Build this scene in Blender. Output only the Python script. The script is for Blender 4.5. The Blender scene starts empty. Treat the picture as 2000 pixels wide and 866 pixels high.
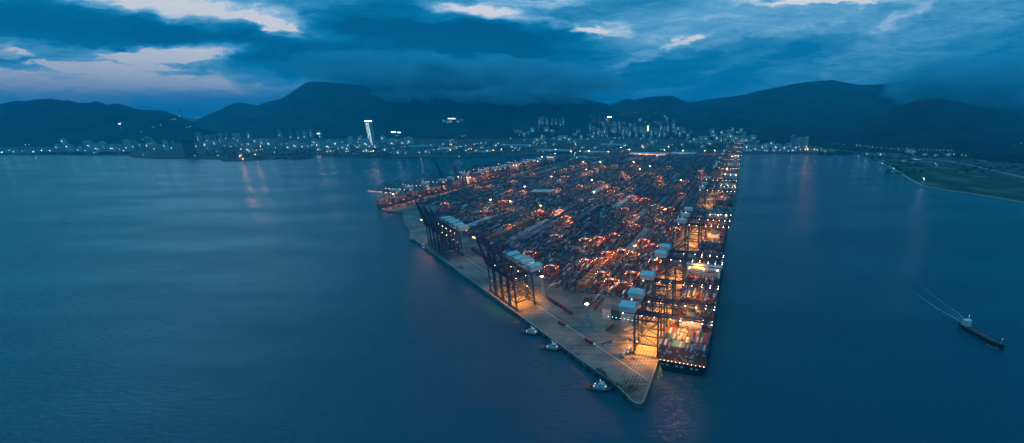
import bpy, bmesh, math, random
import numpy as np
from mathutils import Vector, Matrix, noise
from mathutils.geometry import tessellate_polygon
random.seed(7); rng = np.random.default_rng(7)
sc = bpy.context.scene
COL = sc.collection
R = math.radians

# ------------------------------------------------------------------ camera
H = 295.0; F = 740.0; CX = 1250.0; CY = 433.0; PITCH = R(16.1)
cp, sp = math.cos(PITCH), math.sin(PITCH)
cam = bpy.data.cameras.new('camera'); co = bpy.data.objects.new('camera', cam); COL.objects.link(co)
cam.sensor_width = 36; cam.lens = F/2000*36; cam.shift_x = -(CX-1000)/2000
cam.clip_start = 5; cam.clip_end = 60000
co.location = (0, 0, H); co.rotation_euler = (math.pi/2-PITCH, 0, 0)
sc.camera = co

def ray(x, y):
    X = (x-CX)/F; U = -(y-CY)/F
    return X, cp+U*sp, U*cp-sp
def G(x, y, z=0.0):                       # where the sight line through a photo pixel meets the level z
    a, b, c = ray(x, y); t = (z-H)/c
    return Vector((a*t, b*t, z))
def qr(x, y):
    a, b, c = ray(x, y); return a/b, c/b
# pier frame: s runs inland along the ship quay, t to the right over the water
az = math.atan((1462-1250)/(F/cp)); D = Vector((math.sin(az), math.cos(az), 0)); RT = Vector((D.y, -D.x, 0))
QZ = 5.0
T0 = G(1257, 787, QZ)
def P(s, t, z=QZ): v = T0+D*s+RT*t; return Vector((v.x, v.y, z))
def ST(x, y, z=QZ): d = G(x, y, z)-T0; return d.dot(D), d.dot(RT)
def pxx(v):
    d = v-Vector((0, 0, H)); f = d.y*cp-d.z*sp
    return CX+F*d.x/f
def s_for_x(x, t, z, lo=-50, hi=4000):
    f0 = pxx(P(lo, t, z)) < pxx(P(hi, t, z))
    for _ in range(50):
        m = (lo+hi)/2
        if (pxx(P(m, t, z)) < x) == f0: lo = m
        else: hi = m
    return lo
HD = math.atan2(D.y, D.x)                 # heading of +s
ORD = ['zeroth','first','second','third','fourth','fifth','sixth','seventh','eighth','ninth','tenth','eleventh','twelfth','thirteenth','fourteenth','fifteenth','sixteenth','seventeenth','eighteenth','nineteenth']
TENS = ['','','twenty','thirty','forty','fifty','sixty','seventy','eighty','ninety']
TENO = ['','','twentieth','thirtieth','fortieth','fiftieth','sixtieth','seventieth','eightieth','ninetieth']
def ordn(n):
    if n < 20: return ORD[n]
    if n >= 100: return 'hundred and '+ordn(n-100) if n > 100 else 'hundredth'
    return TENO[n//10] if n % 10 == 0 else TENS[n//10]+'-'+ORD[n % 10]

# ------------------------------------------------------------------ materials
MATS = {}
def mat(name, col, rough=.7, metal=0.0, var=.25, scale=.2, bump=0, spec=.5):
    m = bpy.data.materials.new(name); m.use_nodes = True; nt = m.node_tree; b = nt.nodes['Principled BSDF']
    b.inputs['Roughness'].default_value = rough; b.inputs['Metallic'].default_value = metal
    b.inputs['Specular IOR Level'].default_value = spec
    g = nt.nodes.new('ShaderNodeNewGeometry'); n = nt.nodes.new('ShaderNodeTexNoise')
    n.inputs['Scale'].default_value = scale; n.inputs['Detail'].default_value = 5; n.inputs['Roughness'].default_value = .65
    nt.links.new(g.outputs['Position'], n.inputs['Vector'])
    r = nt.nodes.new('ShaderNodeMapRange'); r.inputs[1].default_value = .3; r.inputs[2].default_value = .7
    r.inputs[3].default_value = 1-var; r.inputs[4].default_value = 1+var
    nt.links.new(n.outputs['Fac'], r.inputs[0])
    v = nt.nodes.new('ShaderNodeVectorMath'); v.operation = 'SCALE'; v.inputs[0].default_value = col
    nt.links.new(r.outputs[0], v.inputs['Scale']); nt.links.new(v.outputs[0], b.inputs['Base Color'])
    if bump:
        bp = nt.nodes.new('ShaderNodeBump'); bp.inputs['Distance'].default_value = bump; bp.inputs['Strength'].default_value = .6
        nt.links.new(n.outputs['Fac'], bp.inputs['Height']); nt.links.new(bp.outputs[0], b.inputs['Normal'])
    MATS[name] = m; return m
def emit(name, col, strength, sample=False):
    m = bpy.data.materials.new(name); m.use_nodes = True; nt = m.node_tree
    b = nt.nodes['Principled BSDF']; b.inputs['Base Color'].default_value = (*col, 1)
    b.inputs['Emission Color'].default_value = (*col, 1); b.inputs['Emission Strength'].default_value = strength
    try: m.cycles.emission_sampling = 'AUTO' if sample else 'NONE'
    except Exception: pass
    MATS[name] = m; return m
mat('crane_steel', (.035, .05, .10), .5, .2, .2, .3)
mat('crane_red', (.26, .05, .04), .5, .1, .2, .3)
mat('roof_white', (.58, .60, .61), .5, 0, .12, .15)
mat('house_grey', (.45, .48, .5), .6, 0, .15, .2)
mat('cab_glass', (.02, .03, .04), .1, 0, .1)
mat('dark_rubber', (.015, .015, .017), .9)
mat('hull_dark', (.02, .022, .035), .45, 0, .3, .1)
mat('hull_blue', (.02, .045, .11), .45, 0, .3, .1)
mat('hull_red', (.16, .03, .025), .5, 0, .3, .1)
mat('hull_grey', (.45, .46, .47), .5, 0, .2, .1)
mat('deck_paint', (.14, .06, .045), .7, 0, .35, .2)
mat('white_paint', (.72, .73, .73), .45, 0, .12, .2)
mat('funnel_paint', (.08, .12, .2), .5)
mat('lashing_steel', (.10, .045, .035), .6)
mat('concrete_wall', (.34, .34, .33), .8, 0, .2, .1)
mat('plaster_pale', (.6, .6, .57), .8, 0, .15, .02)
mat('plaster_grey', (.38, .40, .42), .8, 0, .2, .02)
mat('plaster_dark', (.10, .11, .13), .6, 0, .2, .02)
mat('green_glass', (.02, .09, .06), .15)
mat('window_dark', (.03, .04, .06), .15)
mat('roof_tar', (.12, .12, .13), .9)
mat('red_brick', (.28, .07, .05), .85, 0, .3, .2)
mat('metal_roof', (.50, .52, .55), .45, 0, .15, .05)
mat('mast_steel', (.40, .42, .44), .5, .3)
mat('asphalt', (.055, .055, .06), .9, 0, .3, .03)
mat('road_concrete', (.26, .26, .26), .85, 0, .2, .02)
mat('kerb_stone', (.36, .36, .35), .85)
mat('road_paint', (.6, .6, .55), .7)
mat('rock', (.12, .11, .10), .9, 0, .5, .2, 1.0)
mat('leaf', (.035, .06, .025), .9, 0, .6, .05)
mat('bark', (.09, .07, .05), .9)
mat('land_soil', (.06, .06, .05), .95, 0, .6, .004)
mat('green_field', (.05, .085, .03), .95, 0, .5, .01)
mat('foam', (.75, .8, .82), .6, 0, .3, .3)
mat('truck_blue', (.03, .09, .22), .4); mat('truck_white', (.6, .6, .6), .4); mat('truck_red', (.4, .05, .04), .4)
WARM = (1.0, .42, .10); SOD = (1.0, .335, .035); COOL = (.75, .95, 1.0)
emit('lamp_warm', (1, .60, .28), 45); emit('lamp_orange', (1, .42, .16), 45); emit('lamp_cool', (.60, .92, 1.0), 14); emit('spot_white', (1, .72, .42), 26)
emit('lamp_dim', (.55, .9, 1.0), 12); emit('lamp_pink', (1, .62, .50), 34); emit('lit_window', (1, .75, .4), 5)
emit('lit_crown', (.85, .95, 1), 3.5); emit('lit_strip', (.7, .92, 1), 4); emit('lit_yellow', (1, .8, .2), 6); emit('lit_facade', (1, .38, .2), 3)

CC = {'rust red': (.28, .05, .035), 'dark blue': (.03, .075, .20), 'grey': (.33, .35, .36), 'white': (.68, .69, .68),
      'green': (.035, .18, .11), 'orange': (.36, .13, .05), 'teal': (.03, .22, .27), 'maroon': (.15, .03, .035)}
CC = {k: tuple(a*.72 for a in c) for k, c in CC.items()}
CN = list(CC); 
for k, c in CC.items(): mat('paint_'+k.replace(' ', '_'), c, .55, 0, .18, .25)

# ------------------------------------------------------------------ mesh building
class MB:
    def __init__(s): s.v = []; s.f = []; s.m = []; s.mats = []
    def mi(s, m):
        if m not in s.mats: s.mats.append(m)
        return s.mats.index(m)
    def add(s, vs, fs, m):
        o = len(s.v); k = s.mi(m); s.v += [tuple(v) for v in vs]; s.f += [tuple(o+i for i in f) for f in fs]; s.m += [k]*len(fs)
        return s
    def box(s, c, d, m, rz=0):
        x, y, z = d[0]/2, d[1]/2, d[2]/2; ca, sa = math.cos(rz), math.sin(rz)
        vs = [(c[0]+a*x*ca-b*y*sa, c[1]+a*x*sa+b*y*ca, c[2]+e*z) for e in (-1, 1) for a, b in ((-1, -1), (1, -1), (1, 1), (-1, 1))]
        return s.add(vs, [(0, 3, 2, 1), (4, 5, 6, 7), (0, 1, 5, 4), (1, 2, 6, 5), (2, 3, 7, 6), (3, 0, 4, 7)], m)
    def bar(s, a, b, w, m, w2=None, n=4):
        a, b = Vector(a), Vector(b); d = (b-a).normalized(); up = Vector((0, 0, 1)) if abs(d.z) < .9 else Vector((1, 0, 0))
        u = d.cross(up).normalized(); v = u.cross(d); w2 = w if w2 is None else w2; vs = []
        for p, r in ((a, w), (b, w2)):
            for k in range(n):
                t = 2*math.pi*(k+.5)/n; vs.append(p+(u*math.cos(t)+v*math.sin(t))*r*(.7071 if n == 4 else .5))
        fs = [(k, (k+1) % n, n+(k+1) % n, n+k) for k in range(n)]+[tuple(range(n-1, -1, -1)), tuple(range(n, 2*n))]
        return s.add(vs, fs, m)
    def oct(s, c, r, m, n=1):
        c = Vector(c); vs = [c+Vector(d)*r for d in ((1, 0, 0), (-1, 0, 0), (0, 1, 0), (0, -1, 0), (0, 0, 1), (0, 0, -1))]
        return s.add(vs, [(0, 2, 4), (2, 1, 4), (1, 3, 4), (3, 0, 4), (2, 0, 5), (1, 2, 5), (3, 1, 5), (0, 3, 5)], m)
    def prism(s, pts, z0, z1, m, sides=True):
        n = len(pts); vs = [(p[0], p[1], z0) for p in pts]+[(p[0], p[1], z1) for p in pts]
        tris = tessellate_polygon([[Vector((p[0], p[1], 0)) for p in pts]])
        fs = [];
        for t in tris:
            a, b, c = [Vector((pts[i][0], pts[i][1])) for i in t]
            if (b-a).cross(c-a) < 0: t = t[::-1]
            fs.append(tuple(i+n for i in t))
        if sides: fs += [(i, (i+1) % n, n+(i+1) % n, n+i) for i in range(n)]
        return s.add(vs, fs, m)
    def mesh(s, name):
        me = bpy.data.meshes.new(name); me.from_pydata(s.v, [], s.f)
        for m in s.mats: me.materials.append(MATS[m])
        if len(s.mats) > 1: me.polygons.foreach_set('material_index', s.m)
        me.update(); return me
    def build(s, name, parent=None, **kw):
        o = bpy.data.objects.new(name, s.mesh(name)); COL.objects.link(o)
        if parent: o.parent = parent
        for k, v in kw.items(): o[k] = v
        return o
def tag(o, label=None, cat=None, group=None, kind=None):
    for k, v in (('label', label), ('category', cat), ('group', group), ('kind', kind)):
        if v: o[k] = v
        elif k in o: del o[k]
    return o
def thing(name, label, cat, loc=(0, 0, 0), rz=0, group=None):
    o = bpy.data.objects.new(name, None); COL.objects.link(o); o.location = loc; o.rotation_euler = (0, 0, rz)
    o.empty_display_size = 1; return tag(o, label, cat, group)
def copy_tree(o, parent=None):
    c = o.copy(); COL.objects.link(c); c.parent = parent
    for ch in list(KIDS.get(o.name, ())): copy_tree(ch, c)
    return c
KIDS = {}
def learn(o):
    KIDS[o.name] = list(o.children)
    for c in o.children: learn(c)
class Proto:                                 # the first placement uses the model itself, later ones a copy
    def __init__(s, root): s.root = root; bpy.context.view_layer.update(); learn(root); s.used = False
    def put(s, loc, rz, label, cat, group=None, scale=None):
        o = copy_tree(s.root) if s.used else s.root; s.used = True
        o.location = loc; o.rotation_euler = (0, 0, rz)
        if scale: o.scale = scale
        return tag(o, label, cat, group)
def lamp(name, loc, power, col, parent=None, radius=1.5, spot=None, target=None):
    l = bpy.data.lights.new(name, 'SPOT' if spot else 'POINT'); l.energy = power; l.color = col; l.shadow_soft_size = radius
    o = bpy.data.objects.new(name, l); COL.objects.link(o); o.location = loc
    if spot: l.spot_size = R(spot); l.spot_blend = .9
    if parent: o.parent = parent
    return o

# ------------------------------------------------------------------ terrain
def interp(tab, x):
    xs = [a[0] for a in tab]; ys = [a[1] for a in tab]; return float(np.interp(x, xs, ys))
# each layer: photo column -> ridge row, ridge distance, foot distance
LAY = [
 dict(r=[(-900,235),(-500,215),(-200,214),(0,203),(28,197),(50,198),(72,194),(100,193),(125,198),(132,196),(152,202),(175,201),(187,197),(210,205),(228,202),(250,208),(270,214),(320,216),(335,222),(352,229),(372,237),(400,250),(430,268),(460,290)],
      Y=4600, f=[(-900,2700),(0,3300),(250,3500),(460,3900)], back=1500),
 dict(r=[(280,285),(330,262),(380,236),(400,227),(430,215),(448,205),(465,200),(485,203),(503,206),(520,199),(548,194),(566,182),(582,171),(596,162),(608,159),(640,160),(680,163),(700,166),(712,164),(728,156),(742,150),(765,142),(800,132),(840,128),(900,140),(980,165),(1060,178),(1120,190),(1150,195),(1195,205),(1230,222),(1280,240)],
      Y=7200, f=[(280,4600),(600,4400),(900,4300),(1280,4700)], back=3500),
 dict(r=[(1060,230),(1130,218),(1185,207),(1205,200),(1218,195),(1228,193),(1240,195),(1262,190),(1290,188),(1312,187),(1325,192),(1345,200),(1375,196),(1400,192),(1450,186),(1480,178),(1510,172),(1550,164),(1580,160),(1606,158),(1625,156),(1645,160),(1680,166),(1720,165),(1780,155),(1850,150),(1930,158),(2050,172),(2300,190),(2800,205)],
      Y=7600, f=[(1060,5200),(1300,4300),(1450,3700),(1600,3300),(2000,3000),(2800,2800)], back=3500),
 dict(r=[(1500,292),(1560,280),(1640,256),(1720,228),(1765,205),(1790,197),(1812,195),(1850,196),(1870,198),(1895,205),(1920,212),(1960,215),(2000,218),(2100,214),(2300,216),(2800,226)],
      Y=4300, f=[(1500,3300),(1640,3000),(1740,2750),(1850,2500),(2000,2150),(2100,2000),(2800,1600)], back=1600)]
for L in LAY:
    L['q'] = [qr(a, b)[0] for a, b in L['r']]; L['rr'] = [qr(a, b)[1] for a, b in L['r']]
    L['fq'] = [qr(a, 290)[0] for a, b in L['f']]; L['fy'] = [b for a, b in L['f']]
QA, QB = qr(-900, 290)[0], qr(2800, 290)[0]
def hgt(q, Y, detail=True):
    h = -6.0
    for i, L in enumerate(LAY):
        if q < L['q'][0]-.02 or q > L['q'][-1]+.02: continue
        r = float(np.interp(q, L['q'], L['rr'])); yf = float(np.interp(q, L['fq'], L['fy'])); Yr = L['Y']
        top = H+r*Yr
        if top <= 0: continue
        if Y < yf: t = -1
        elif Y <= Yr: t = (Y-yf)/(Yr-yf)
        else: t = 1-(Y-Yr)/L['back']
        if t <= 0: continue
        sh = t**1.35*(1-.18*math.sin(math.pi*t)) if Y <= Yr else t*t*(3-2*t)
        if detail:
            p = Vector((q*Y/900, Y/900, i*7.3)); n = noise.fractal(p, 1.0, 2.1, 5)
            rd = 1-abs(noise.noise(Vector((q*Y/420, Y/1100, i+3.1))))*2
            sh *= 1+(.38*n+.42*rd-.12)*math.sin(math.pi*min(1, t))*(.9 if Y <= Yr else .3)
        h = max(h, top*sh-2)
    return h
def hit(x, y):                              # the point of land seen at a photo pixel
    a, b, c = ray(x, y); q = a/b; r = c/b; Y = 1400.0
    while Y < 9000:
        z = H+r*Y; g = max(3.0, hgt(q, Y))
        if z <= g: return Vector((q*Y, Y, g))
        Y += 25
    return Vector((q*Y, Y, 3.0))
nq, ny = 620, 190
qs = np.linspace(QA, QB, nq); Ys = np.concatenate([np.linspace(1500, 4800, 100), np.linspace(4850, 11500, 90)])
vs = [(q*Y, Y, hgt(q, Y)) for Y in Ys for q in qs]
fs = [(j*nq+i, j*nq+i+1, (j+1)*nq+i+1, (j+1)*nq+i) for j in range(ny-1) for i in range(nq-1)
      if max(vs[j*nq+i][2], vs[j*nq+i+1][2], vs[(j+1)*nq+i][2], vs[(j+1)*nq+i+1][2]) > 1]
m = mat('hill_forest', (.018, .03, .028), .95, 0, .7, .003)
nt = m.node_tree; b = nt.nodes['Principled BSDF']; n2 = nt.nodes.new('ShaderNodeTexNoise'); n2.inputs['Scale'].default_value = .03; n2.inputs['Detail'].default_value = 6
g = nt.nodes.new('ShaderNodeNewGeometry'); nt.links.new(g.outputs['Position'], n2.inputs['Vector'])
bp = nt.nodes.new('ShaderNodeBump'); bp.inputs['Distance'].default_value = 25; nt.links.new(n2.outputs['Fac'], bp.inputs['Height']); nt.links.new(bp.outputs[0], b.inputs['Normal'])
b.inputs['Specular IOR Level'].default_value = .1
me = bpy.data.meshes.new('hills'); me.from_pydata(vs, [], fs); me.materials.append(m)
me.polygons.foreach_set('use_smooth', [True]*len(fs)); me.update()
o = bpy.data.objects.new('hills', me); COL.objects.link(o); tag(o, kind='structure')

# ------------------------------------------------------------------ water
m = bpy.data.materials.new('sea_water'); m.use_nodes = True; nt = m.node_tree; b = nt.nodes['Principled BSDF']; MATS['sea_water'] = m
b.inputs['Base Color'].default_value = (.0, .070, .112, 1); b.inputs['Roughness'].default_value = .12; b.inputs['IOR'].default_value = 1.33
g = nt.nodes.new('ShaderNodeNewGeometry')
def nz(scale, stretch, det, rot=0):
    mp = nt.nodes.new('ShaderNodeMapping'); mp.inputs['Scale'].default_value = stretch; mp.inputs['Rotation'].default_value = (0, 0, rot)
    n = nt.nodes.new('ShaderNodeTexNoise'); n.inputs['Scale'].default_value = scale; n.inputs['Detail'].default_value = det
    nt.links.new(g.outputs['Position'], mp.inputs[0]); nt.links.new(mp.outputs[0], n.inputs['Vector']); return n
a = nz(.10, (1, 2.2, 1), 4, .3); c2 = nz(.9, (1, 1.8, 1), 3, -.4); w = nz(.0022, (1, 3.5, 1), 4, .25)
mm = nt.nodes.new('ShaderNodeMath'); mm.operation = 'MULTIPLY_ADD'; mm.inputs[1].default_value = 4.0
nt.links.new(a.outputs['Fac'], mm.inputs[0]); nt.links.new(c2.outputs['Fac'], mm.inputs[2])
bp = nt.nodes.new('ShaderNodeBump'); bp.inputs['Distance'].default_value = .5
ws = nt.nodes.new('ShaderNodeMapRange'); ws.inputs[1].default_value = .36; ws.inputs[2].default_value = .64; ws.inputs[3].default_value = .55; ws.inputs[4].default_value = 1.0; nt.links.new(w.outputs['Fac'], ws.inputs[0]); nt.links.new(ws.outputs[0], bp.inputs['Strength'])
nt.links.new(mm.outputs[0], bp.inputs['Height']); nt.links.new(bp.outputs[0], b.inputs['Normal'])
rr = nt.nodes.new('ShaderNodeMapRange'); rr.inputs[1].default_value = .38; rr.inputs[2].default_value = .62; rr.inputs[3].default_value = .05; rr.inputs[4].default_value = .13
nt.links.new(w.outputs['Fac'], rr.inputs[0]); nt.links.new(rr.outputs[0], b.inputs['Roughness'])
mb = MB(); mb.add([(-30000, -6000, 0), (30000, -6000, 0), (30000, 32000, 0), (-30000, 32000, 0)], [(0, 1, 2, 3)], 'sea_water')
tag(mb.build('water'), kind='structure')

# ------------------------------------------------------------------ mainland
shore = [(-900,300),(-300,301),(0,303),(120,304),(250,304.5),(262,309),(300,310.5),(430,312),(436,315.5),(470,316),(500,314),(560,309),(600,304),(622,300.5),(640,306),(700,308.5),(800,308.5),(900,308),(960,306),(1010,305),(1050,302),(1085,297)]
shore2 = [(1440,301),(1460,300),(1520,300),(1600,300.5),(1640,303),(1690,306),(1712,315),(1740,327),(1770,349),(1800,363),(1850,371),(1900,378),(2000,395),(2150,418),(2500,470)]
p1 = [G(*a) for a in shore]; p2 = [G(*a) for a in shore2]
land = p1+[P(2500, -1000), P(2450, 60)]+p2+[Vector((7000, -200, 0)), Vector((20000, 2000, 0)), Vector((20000, 20000, 0)), Vector((-20000, 20000, 0)), Vector((-20000, 3000, 0))]
tag(MB().prism(land, -3, 3, 'land_soil').build('ground'), kind='structure')
# grassy reclaimed flat on the right
field = [G(*a, 3) for a in [(1716,312),(1742,326),(1774,348),(1803,361),(1850,369.5),(1900,376),(2000,392),(2300,440),(2300,400),(2000,356),(1900,333),(1800,315),(1720,306)]]
o = tag(MB().prism(field, 3.004, 3.05, 'green_field').build('grass_field'), kind='structure')
nt = MATS['green_field'].node_tree; b = nt.nodes['Principled BSDF']
cr = nt.nodes.new('ShaderNodeValToRGB'); e = cr.color_ramp.elements; e[0].position = .47; e[0].color = (.018, .035, .014, 1); e[1].position = .62; e[1].color = (.10, .105, .09, 1)
nn = nt.nodes.new('ShaderNodeTexNoise'); nn.inputs['Scale'].default_value = .008; nn.inputs['Detail'].default_value = 7; gg = nt.nodes.new('ShaderNodeNewGeometry')
nt.links.new(gg.outputs['Position'], nn.inputs['Vector']); nt.links.new(nn.outputs['Fac'], cr.inputs[0]); nt.links.new(cr.outputs[0], b.inputs['Base Color'])
def strip(name, pts, w, z0, z1, m, **kw):       # a ribbon with thickness along a line of ground points
    L = []; Rr = []
    for i, p in enumerate(pts):
        d = (pts[min(i+1, len(pts)-1)]-pts[max(i-1, 0)]); d.z = 0; d.normalize(); n = Vector((-d.y, d.x, 0))
        wi = w[i] if isinstance(w, (list, tuple)) else w
        L.append(p+n*wi/2); Rr.append(p-n*wi/2)
    return MB().prism([v for v in L]+[v for v in Rr[::-1]], z0, z1, m).build(name, **kw)
road_px = [(1655,296),(1690,300),(1730,304),(1800,310),(1850,315),(1900,324),(1950,336),(2000,347),(2100,372),(2300,425)]
tag(strip('road', [G(*a, 8) for a in road_px], 30, 4, 9, 'road_concrete'), kind='structure')
tag(strip('coastal_path', [G(*a, 3) for a in [(1716,316),(1744,329),(1776,350),(1803,363.4),(1850,371.6),(1900,378.5),(2000,395.5),(2200,426)]], 9, -2, 4.2, 'kerb_stone'), kind='structure')
tag(strip('side_road', [G(*a, 4) for a in [(1690,297),(1760,301),(1820,304),(1880,309),(1930,316)]], 24, 3, 4.6, 'road_concrete'), kind='structure')

# ------------------------------------------------------------------ pier
DG0 = (3, -17); DG = Vector((.4985, -.8669))     # diagonal quay edge in (s,t)
def PD(a, b, z=QZ):                               # a along the diagonal edge, b inward from it
    return P(DG0[0]+DG.x*a+.8669*b, DG0[1]+DG.y*a+.4985*b, z)
m = bpy.data.materials.new('quay_concrete'); m.use_nodes = True; nt = m.node_tree; b = nt.nodes['Principled BSDF']; MATS['quay_concrete'] = m
b.inputs['Roughness'].default_value = .8
g = nt.nodes.new('ShaderNodeNewGeometry')
def mapn(rot, sx=1, sy=1):
    mp = nt.nodes.new('ShaderNodeMapping'); mp.vector_type = 'TEXTURE' if False else 'POINT'; mp.inputs['Rotation'].default_value = (0, 0, rot); mp.inputs['Scale'].default_value = (sx, sy, 1)
    nt.links.new(g.outputs['Position'], mp.inputs[0]); return mp
n1 = nt.nodes.new('ShaderNodeTexNoise'); n1.inputs['Scale'].default_value = .025; n1.inputs['Detail'].default_value = 8; nt.links.new(g.outputs['Position'], n1.inputs['Vector'])
dgw = D*DG.x+RT*DG.y; dang = math.atan2(dgw.y, dgw.x)
mp = mapn(-dang, .012, .5); n2 = nt.nodes.new('ShaderNodeTexNoise'); n2.inputs['Scale'].default_value = 1; n2.inputs['Detail'].default_value = 4; nt.links.new(mp.outputs[0], n2.inputs['Vector'])
mp = mapn(-dang, 1, 1); br = nt.nodes.new('ShaderNodeTexBrick'); br.offset = 0; br.inputs['Scale'].default_value = 1; br.inputs['Brick Width'].default_value = 12; br.inputs['Row Height'].default_value = 6
br.inputs['Mortar Size'].default_value = .22; br.inputs['Color1'].default_value = (1, 1, 1, 1); br.inputs['Color2'].default_value = (.86, .86, .86, 1); br.inputs['Mortar'].default_value = (.55, .55, .55, 1)
nt.links.new(mp.outputs[0], br.inputs['Vector'])
cr = nt.nodes.new('ShaderNodeValToRGB'); e = cr.color_ramp.elements; e[0].position = .40; e[0].color = (.085, .08, .073, 1); e[1].position = .60; e[1].color = (.27, .255, .235, 1)
ad = nt.nodes.new('ShaderNodeMath'); ad.operation = 'MULTIPLY_ADD'; ad.inputs[1].default_value = .5; nt.links.new(n2.outputs['Fac'], ad.inputs[0])
ad2 = nt.nodes.new('ShaderNodeMath'); ad2.operation = 'MULTIPLY'; ad2.inputs[1].default_value = .5; nt.links.new(n1.outputs['Fac'], ad2.inputs[0]); nt.links.new(ad2.outputs[0], ad.inputs[2])
nt.links.new(ad.outputs[0], cr.inputs[0]); mx = nt.nodes.new('ShaderNodeMix'); mx.data_type = 'RGBA'; mx.blend_type = 'MULTIPLY'; mx.inputs[0].default_value = 1
nt.links.new(cr.outputs[0], mx.inputs[6]); nt.links.new(br.outputs['Color'], mx.inputs[7]); nt.links.new(mx.outputs[2], b.inputs['Base Color'])
TL = -1000
pier = [P(-2, -4), P(0, 0), P(2560, 0), P(2560, TL), P(590, TL), ]
corner = [(578, -1001), (560, -960), (565, -905), (540, -880), (470, -800), (425, -735), (405, -700), (372, -660)]
pier = [P(-3.5, -6), P(-2.5, -2), P(3, 0), P(2600, 0), P(2600, TL), P(575, TL), P(560, -960), P(566, -905), P(540, -880), P(470, -800), P(425, -738), P(398, -706), P(362, -672), PD(735, -8), PD(500, -4), PD(300, -1), PD(200, 0), PD(60, 2), PD(18, 2), PD(-6, -1.5)]
tag(MB().prism(pier, -6, QZ, 'quay_concrete').build('quay'), kind='structure')
mb = MB()                                        # raised kerb edge of the quay
def edge(mb, a, b, w=.9, h=.35, m='kerb_stone', off=.5):
    d = (b-a).normalized(); n = Vector((-d.y, d.x, 0)); mb.bar(a+n*off+Vector((0, 0, h/2)), b+n*off+Vector((0, 0, h/2)), w, m)
pl = pier+[pier[0]]
for i in range(len(pl)-1):
    if i in (3,): continue
    edge(mb, pl[i], pl[i+1], .9, .5, 'kerb_stone', .7)
tag(mb.build('kerb'), kind='structure')
mb = MB()                                        # crane rails and painted lane lines
def flatline(a, b, w, z, m):
    d = (b-a).normalized(); n = Vector((-d.y, d.x, 0))*w/2
    mb.add([(v.x, v.y, z) for v in (a-n, a+n, b+n, b-n)], [(0, 3, 2, 1)], m)
flatline(P(70, -3.5), P(2560, -3.5), .5, QZ+.008, 'asphalt'); flatline(P(30, -33.5), P(2560, -33.5), .5, QZ+.008, 'asphalt')
flatline(PD(20, 4), PD(720, 4), .5, QZ+.012, 'asphalt'); flatline(PD(5, 34), PD(700, 34), .7, QZ+.012, 'road_paint')
for bb in (43, 47.5): flatline(PD(30, bb), PD(640, bb), .25, QZ+.016, 'road_paint')
for tt in (-12, -16, -20, -24, -28): flatline(P(15, tt), P(2500, tt), .22, QZ+.02, 'road_paint')
tag(mb.build('lane_markings'), kind='structure')
# shrubs on the pier tip
mb = MB()
for _ in range(230):
    a = random.uniform(2, 60)**1.0; bb = random.uniform(1, 6+2.5*math.sin(a/7)+ (10 if a < 22 else 0)); p = PD(a, bb)
    for k in range(5):
        c = p+Vector((random.gauss(0, .8), random.gauss(0, .8), random.uniform(.1, 1.0))); r = random.uniform(.3, .6)
        d1 = Vector((random.gauss(0, 1), random.gauss(0, 1), random.gauss(0, 1))).normalized()*r; d2 = d1.cross(Vector((random.gauss(0, 1), random.gauss(0, 1), 1))).normalized()*r
        mb.add([c-d1, c+d2, c+d1, c-d2], [(0, 1, 2, 3)], 'leaf')
tag(mb.build('shrubs'), 'dark scrubby growth along the edge of the pier tip', 'shrubs', kind='stuff')
# rubber fenders
f0 = thing('quay_fender', 'x', 'fender'); MB().box((0, 0, 0), (2.2, 1.2, 3.2), 'dark_rubber').build('rubber_pad', f0)
mbb = MB(); mbb.box((0, .95, 0), (2.6, .35, 4.0), 'hull_dark'); mbb.build('frontal_panel', f0)
f0 = Proto(f0)
for i in range(46):
    p = PD(8+i*15.6, -.62, 2.4); f0.put(p, dang+math.pi if False else dang, f'black rubber fender on the slanting quay wall, {ordn(i+1)} from the pier tip', 'fender', 'fenders along the slanting quay')
    
# ------------------------------------------------------------------ containers
BOX = []       # (center, heading, length, colour index, exposed, label)
BK = []
def addbox(c, col, exposed, label): BOX.append((c.x, c.y, c.z)); BK.append((col, exposed, label))
wts = np.array([.20, .25, .11, .08, .08, .05, .08, .15]); wts /= wts.sum()
def rc(): return int(rng.choice(8, p=wts))
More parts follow.
